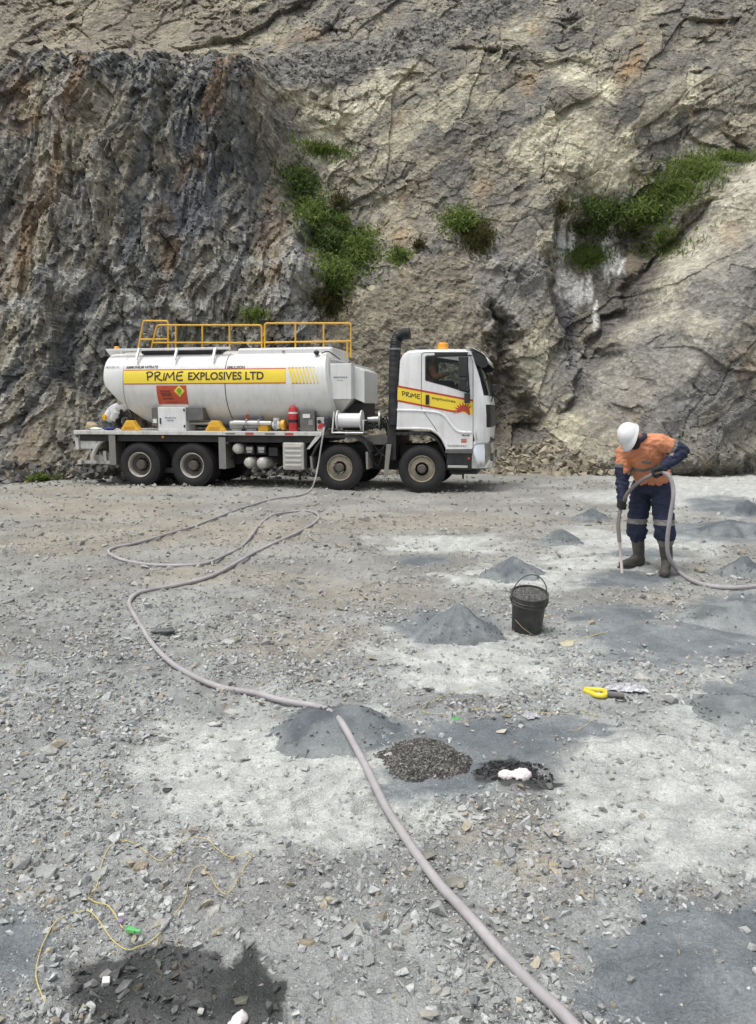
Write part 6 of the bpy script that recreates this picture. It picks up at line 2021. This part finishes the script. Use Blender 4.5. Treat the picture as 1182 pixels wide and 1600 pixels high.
# driver in the cab
sxw = TW(676, 603, .62); dr = empty('person', tuple(sxw), -YAW, 'driver in an orange shirt sitting in the truck cab', 'person')
D = lambda x, y, z: np.array([x, y, z])
b = MB()
etube(b, [D(-.02, 0, 0), D(-.06, 0, .22), D(-.05, 0, .44)], [.16, .15, .17], [.11, .11, .11], (0, 1, 0))
chain(b, [D(-.04, 0, .46), D(-.01, 0, .60)], [.06, .055]); b.ball(D(.02, 0, .70), (.095, .075, .115)); b.tube([D(.11, 0, .70), D(.13, 0, .67)], [.01, .016], 8)
for s_ in (-1, 1):
    chain(b, [D(-.05, .14 * s_, .44), D(.06, .24 * s_, .20), D(.32, .16 * s_, .26)], [.06, .046, .034]); chain(b, [D(0, .1 * s_, 0), D(.42, .1 * s_, .04), D(.48, .1 * s_, -.38)], [.085, .065, .05])
    b.ball(D(.35, .15 * s_, .27), .036)
fuse(b, 'body', [M['skin']], dr, .014, 4)
b = MB(); etube(b, [D(-.02, 0, -.02), D(-.06, 0, .22), D(-.05, 0, .46)], [.19, .18, .19], [.14, .14, .13], (0, 1, 0))
for s_ in (-1, 1): chain(b, [D(-.05, .12 * s_, .44), D(-.02, .19 * s_, .38), D(.06, .24 * s_, .20), D(.20, .2 * s_, .23)], [.09, .08, .062, .05])
fuse(b, 'shirt', [M['orange']], dr, .014, 4, .008)
b = MB(); b.ball(D(0, 0, .74), (.10, .085, .10)); b.ball(D(.09, 0, .62), (.035, .045, .05)); fuse(b, 'hair', [M['hair']], dr, .012, 2)
b = MB()
for s_ in (-1, 1): chain(b, [D(0, .1 * s_, 0), D(.42, .1 * s_, .04), D(.48, .1 * s_, -.38)], [.10, .08, .065])
fuse(b, 'trousers', [M['navy']], dr, .014, 3)

# ================================================================== the long hose
lp_px = [(485, 766), (470, 774), (430, 780), (385, 792), (340, 808), (300, 823), (260, 836), (215, 848), (182, 855), (170, 860.5), (176, 869), (197, 876), (232, 882), (280, 883.5), (322, 880),
         (352, 867), (377, 854), (395, 837), (404, 822), (424, 807), (452, 800), (482, 798), (499, 806), (490, 818), (465, 832), (430, 848), (398, 863), (368, 882), (335, 898), (290, 912),
         (245, 920), (215, 927), (202.5, 940), (207, 957), (222, 980), (240, 1008), (270, 1037), (310, 1060), (350, 1075), (400, 1083), (440, 1094), (492, 1103), (518, 1113)]
lp_px2 = [(538, 1133), (555, 1165), (577, 1207), (600, 1255), (625, 1295), (650, 1335), (690, 1385), (730, 1432), (780, 1485), (830, 1538), (872, 1580), (905, 1612), (960, 1660), (1040, 1730)]
HR1 = .0185
start = [TW(507, 668, .12), TW(505, 680, -.04), TW(501, 705, -.07), TW(497, 730, -.10), TW(492, 752, -.25)]
pts = [np.array(p) for p in start]
def gtop(px, py, r_):
    p = ground(px, py, r_); p[2] = max(p[2], float(gsurf(np.array([p[0]]), np.array([p[1]]))[0]) + r_ * .8); return p
pts += [gtop(a, b_, HR1) for a, b_ in lp_px]
pts[-1] = ground(512, 1110, .045)
pts.append(ground(530, 1124, .085)); pts.append(ground(541, 1140, .075))
pts += [ground(556, 1167, .035)] + [gtop(a, b_, HR1) for a, b_ in lp_px2[2:]]
m = MB(); m.tube(arc_pts(pts, 6), HR1, 12)
hl_ = m.build('hose', M['hose'], None, True)
tag(hl_, 'long pinkish grey hose looping from the truck deck down to the foreground', 'hose', 'blasting hoses')

# ================================================================== small things on the ground
bp0 = ground(828, 994)
bk = empty('bucket', tuple(bp0 + np.array([0, .14, -.012])), 0, 'black plastic bucket of gravel with its wire handle upright', 'bucket')
bk.rotation_euler = (R(13), R(-1.5), R(10)); bk.scale = (.93, .93, .93)
m = MB(); m.lathe([(0, 0), (.115, 0), (.122, .01), (.137, .27), (.145, .272), (.15, .28), (.152, .335), (.15, .35), (.156, .356), (.156, .37), (.142, .37), (.136, .34), (.132, .32)], (0, 0, 0), (0, 0, 1), 40)
m.build('pail', M['bucket'], bk, True)
m = MB()
for zz in (.30, .325): m.lathe([(.150, zz - .004), (.157, zz), (.150, zz + .004)], (0, 0, 0), (0, 0, 1), 40)
m.build('rim_rib', M['bucket'], bk, True)
m = MB()
vs_ = []; nr_, na_ = 12, 36
for j in range(nr_):
    for k in range(na_):
        a = 2 * math.pi * k / na_; rr_ = .138 * j / (nr_ - 1)
        vs_.append((rr_ * math.cos(a), rr_ * math.sin(a), .35 + .012 * (1 - (rr_ / .138) ** 2) + .008 * math.sin(17 * a + 40 * rr_) * math.sin(60 * rr_)))
m.add(vs_, [(j * na_ + k, j * na_ + (k + 1) % na_, (j + 1) * na_ + (k + 1) % na_, (j + 1) * na_ + k) for j in range(nr_ - 1) for k in range(na_)])
gb = m.build('gravel_fill', M['greybox'], bk, True)
n_ = 1500
r_ = .135 * np.sqrt(rs.rand(n_)); a_ = rs.uniform(0, 6.283, n_)
t = rs.rand(n_)[:, None]
v, f, kk = pebbles(np.stack([r_ * np.cos(a_), r_ * np.sin(a_), .355 + .014 * (1 - (r_ / .138) ** 2)], -1), rs.uniform(.008, .015, n_), C(.07, .07, .068) * (1 - t) + C(.30, .295, .28) * t, 1.2)
tag(link('gravel_chips', mesh_np('gravel_chips', v, f, M['gravel'], False, kk), bk), kind='stuff')
m = MB(); m.tube([(.152 * math.cos(a), .01, .335 + .195 * math.sin(a)) for a in np.linspace(0, math.pi, 30)], .0045, 7); m.build('handle', M['bucket'], bk, True)
for s_ in (-1, 1):
    m = MB(); m.lathe([(.0, 0), (.018, 0), (.016, .014), (0, .016)], (.150 * s_, .01, .335), (s_, 0, 0), 12); m.build('handle_lug', M['bucket'], bk, True)
m = MB(); m.tube([(-.128, -.055, .16), (-.08, -.108, .11), (0, -.135, .055), (.06, -.122, .012)], .0028, 6); m.build('wire', M['tan'], bk, True)

def wire(px_pts, r_, name, label, cat, mat='wire', sub=6, lift=.004, jitter=0.0, parent=None, org=None):
    pts = []
    for a, b_ in px_pts:
        p = ground(a, b_); p[2] = float(gsurf(np.array([p[0]]), np.array([p[1]]))[0]) + lift + random.uniform(0, jitter); pts.append(p)
    q = arc_pts(pts, sub)
    if org is not None: q = [p - org for p in q]
    m = MB(); m.tube(q, r_, 6)
    o = m.build(name, M[mat], parent, True)
    return tag(o, label, cat) if label else o
lo = ground(150, 1400)
lead = empty('detonator_lead', tuple(lo), 0, 'tangled yellow detonator lead with a green clip in the left foreground', 'detonator lead')
wire([(78, 1586), (66, 1560), (57, 1530), (63, 1495), (72, 1468), (90, 1448), (120, 1430), (140, 1432), (156, 1452), (176, 1472), (198, 1484), (215, 1480), (235, 1468), (252, 1456)], .0018, 'wire', None, None, parent=lead, org=lo, jitter=.006)
wire([(252, 1456), (272, 1438), (290, 1410), (294, 1380), (302, 1358), (318, 1350), (328, 1362), (338, 1385), (348, 1398), (360, 1392), (380, 1360), (393, 1342), (385, 1336), (360, 1337), (340, 1330), (326, 1316), (305, 1310), (286, 1318), (268, 1338), (250, 1348), (232, 1338), (210, 1325), (188, 1320), (172, 1330), (160, 1352), (150, 1385), (138, 1402)], .0015, 'wire', None, None, parent=lead, org=lo, jitter=.008)
wire([(138, 1402), (150, 1410), (168, 1424), (180, 1438), (190, 1452), (204, 1460)], .0021, 'wire', None, None, parent=lead, org=lo, jitter=.006)
p = ground(206, 1461); q = MB(); q.box(-.022, .022, -.012, .012, 0, .018); q.lathe([(.008, 0), (.008, .03), (0, .032)], (.02, 0, .01), (1, 0, .1), 10); q.box(-.028, -.02, -.008, .008, .004, .022)
o = q.build('clip', M['bright_green'], lead, bevel=.003); o.scale = (.72, .72, .72); o.location = p - lo + np.array([0, 0, .012]); o.rotation_euler = (0, 0, -.3)
p = ground(188, 1447); q = MB(); q.box(-.012, .012, -.012, .012, 0, .02); o = q.build('tag', M['purple'], lead, bevel=.004); o.scale = (.65, .65, .65); o.location = p - lo + np.array([0, 0, .012]); o.rotation_euler = (.3, .2, .5)
q = MB(); q.box(-.010, .010, -.006, .006, 0, .008); o = q.build('tag_end', M['white'], lead, bevel=.003); o.location = p - lo + np.array([0, .012, .03]); o.rotation_euler = (.3, .2, .5)
# white cube on the wet patch
p = ground(165, 1540); q = MB(); q.box(-.011, .011, -.011, .011, 0, .021); o = q.build('plastic_block', M['white'], None, bevel=.003); o.location = p + np.array([0, 0, .006]); o.rotation_euler = (.35, .2, .35)
tag(o, 'small white plastic cube among stones on the black wet patch', 'plastic block')
# yellow reel with crumpled plastic
yo = ground(932, 1086)
yr = empty('wire_reel', tuple(yo), R(-16), 'yellow plastic wire reel lying on the gravel', 'reel'); yr.scale = (.86, .86, .86)
pts2 = rounded([(-.075, .045), (.045, .055), (.07, .0), (.045, -.06), (0, -.06), (-.075, .01), (-.075, .03)], .012)
q = MB(); q.tube([(a, b_, .02) for a, b_ in pts2] + [(pts2[0][0], pts2[0][1], .02)], .018, 10); q.build('frame', M['bright_yellow'], yr, True)
q = MB(); q.box(.05, .075, -.05, .05, .004, .034); q.build('end_plate', M['bright_yellow'], yr, bevel=.006)
q = MB(); q.tube([(.075, -.01, .02), (.19, -.01, .02)], .022, 10); q.build('spool', M['greybox'], yr, True)
q = MB(); q.tube(arc_pts([(.15, -.02, .01), (.13, -.09, .01), (.17, -.11, .01), (.2, -.07, .01), (.17, -.03, .012)], 6), .004, 6); q.build('tie', M['black'], yr, True)
pw = ground(978, 1081)
def crumple(name, label, cat, mat, loc, sx, sy, sz, seed, rz=0):
    n1_ = 26; u, v_ = np.meshgrid(np.linspace(-1, 1, n1_), np.linspace(-1, 1, n1_))
    X = u * sx + .25 * sx * fbm(u * 2 + seed, v_ * 2, 3, seed); Y = v_ * sy + .3 * sy * fbm(u * 2, v_ * 2 + seed, 3, seed + 4)
    Z = sz * (.5 + .9 * np.abs(fbm(u * 2.2 + seed, v_ * 2.2, 4, seed + 8))) * (1 - .5 * np.maximum(np.abs(u), np.abs(v_)) ** 3)
    me = mesh_np(name, np.stack([X, Y, Z], -1).reshape(-1, 3), grid_faces(n1_, n1_), M[mat], False)
    o = link(name, me); o.location = loc; o.rotation_euler = (0, 0, rz); so = o.modifiers.new('s', 'SOLIDIFY'); so.thickness = .002
    return tag(o, label, cat)
crumple('plastic_bag', 'crumpled pale plastic bag lying beside the yellow reel', 'plastic bag', 'plastic', tuple(pw + np.array([0, 0, .006])), .12, .05, .045, 61, -.1)
p = ground(713, 1126)
crumple('plastic_scrap', 'bright green plastic scrap on the grey fines', 'litter', 'bright_green', tuple(p + np.array([0, 0, .008])), .022, .010, .012, 63, -.4)
p = ground(830, 1124)
crumple('plastic_scrap', 'pale crumpled plastic scrap behind the black blast hole', 'litter', 'plastic', tuple(p + np.array([0, 0, .01])), .04, .03, .03, 66, .4)
# pale emulsion lumps
def emulsion(px, py, balls, label, sc=.88):
    p = ground(px, py)
    p[2] = float(gsurf(np.array([p[0]]), np.array([p[1]]))[0])
    q = MB()
    er = random.Random(px)
    balls = list(balls) + [(b_[0] + er.uniform(-.03, .03), b_[1] + er.uniform(-.022, .022), er.uniform(.011, .018), er.uniform(.012, .024)) for b_ in balls for _ in range(2)]
    for (x, y, r_, h) in balls: q.ball((x * sc, y * sc, h * .15 * sc), (r_ * sc, r_ * .8 * sc, h * sc), 16, 10)
    o = fuse(q, 'emulsion_lump', [M['pink']], None, .005, 3, .0025, None, 45)
    o.location = p
    return tag(o, label, 'emulsion')
emulsion(803, 1213, [(-.045, 0, .04, .03), (.0, -.005, .03, .03), (.045, .005, .052, .036), (.03, -.02, .04, .03)], 'pale pink emulsion lump in the black blast hole')
emulsion(374, 1596, [(0, 0, .028, .03), (-.022, -.02, .022, .02), (.012, .014, .018, .036), (-.01, -.04, .03, .018)], 'pale pink emulsion lump at the bottom edge on the wet patch', .7)
wire([(745, 1075), (700, 1090), (660, 1110), (690, 1118), (760, 1108), (820, 1112), (880, 1118), (930, 1120), (905, 1140), (890, 1145)], .0014, 'signal_wire', 'faint yellow wire strewn over gravel above the gravel mound', 'wire', jitter=.01)
wire([(872, 1002), (900, 1002), (930, 994), (950, 990)], .0025, 'signal_wire', 'short yellow wire at the cream rock right of the bucket', 'wire', jitter=.01)
wire([(668, 1000), (660, 985), (665, 978), (672, 985), (676, 1004)], .0022, 'signal_wire', 'looped yellow wire end at the left of the cone beside the bucket', 'wire', jitter=.01)
# damp black clods round the blast hole
n_ = 420
cx_ = ground(800, 1205)
an_ = rs.uniform(0, 6.283, n_); rr_ = rs.rand(n_) ** .7
X = cx_[0] + .02 + rr_ * np.cos(an_) * .19; Y = cx_[1] + rr_ * np.sin(an_) * .12
v, f, kk = pebbles(np.stack([X, Y, gsurf(X, Y) + .004], -1), rs.uniform(.006, .022, n_), np.tile(C(.03, .03, .032), (n_, 1)) * rs.uniform(.5, 2.2, (n_, 1)), 1.0)
tag(link('damp_clods', mesh_np('damp_clods', v, f, M['gravel'], False, kk)), kind='stuff', label='damp black clods round the blast hole')
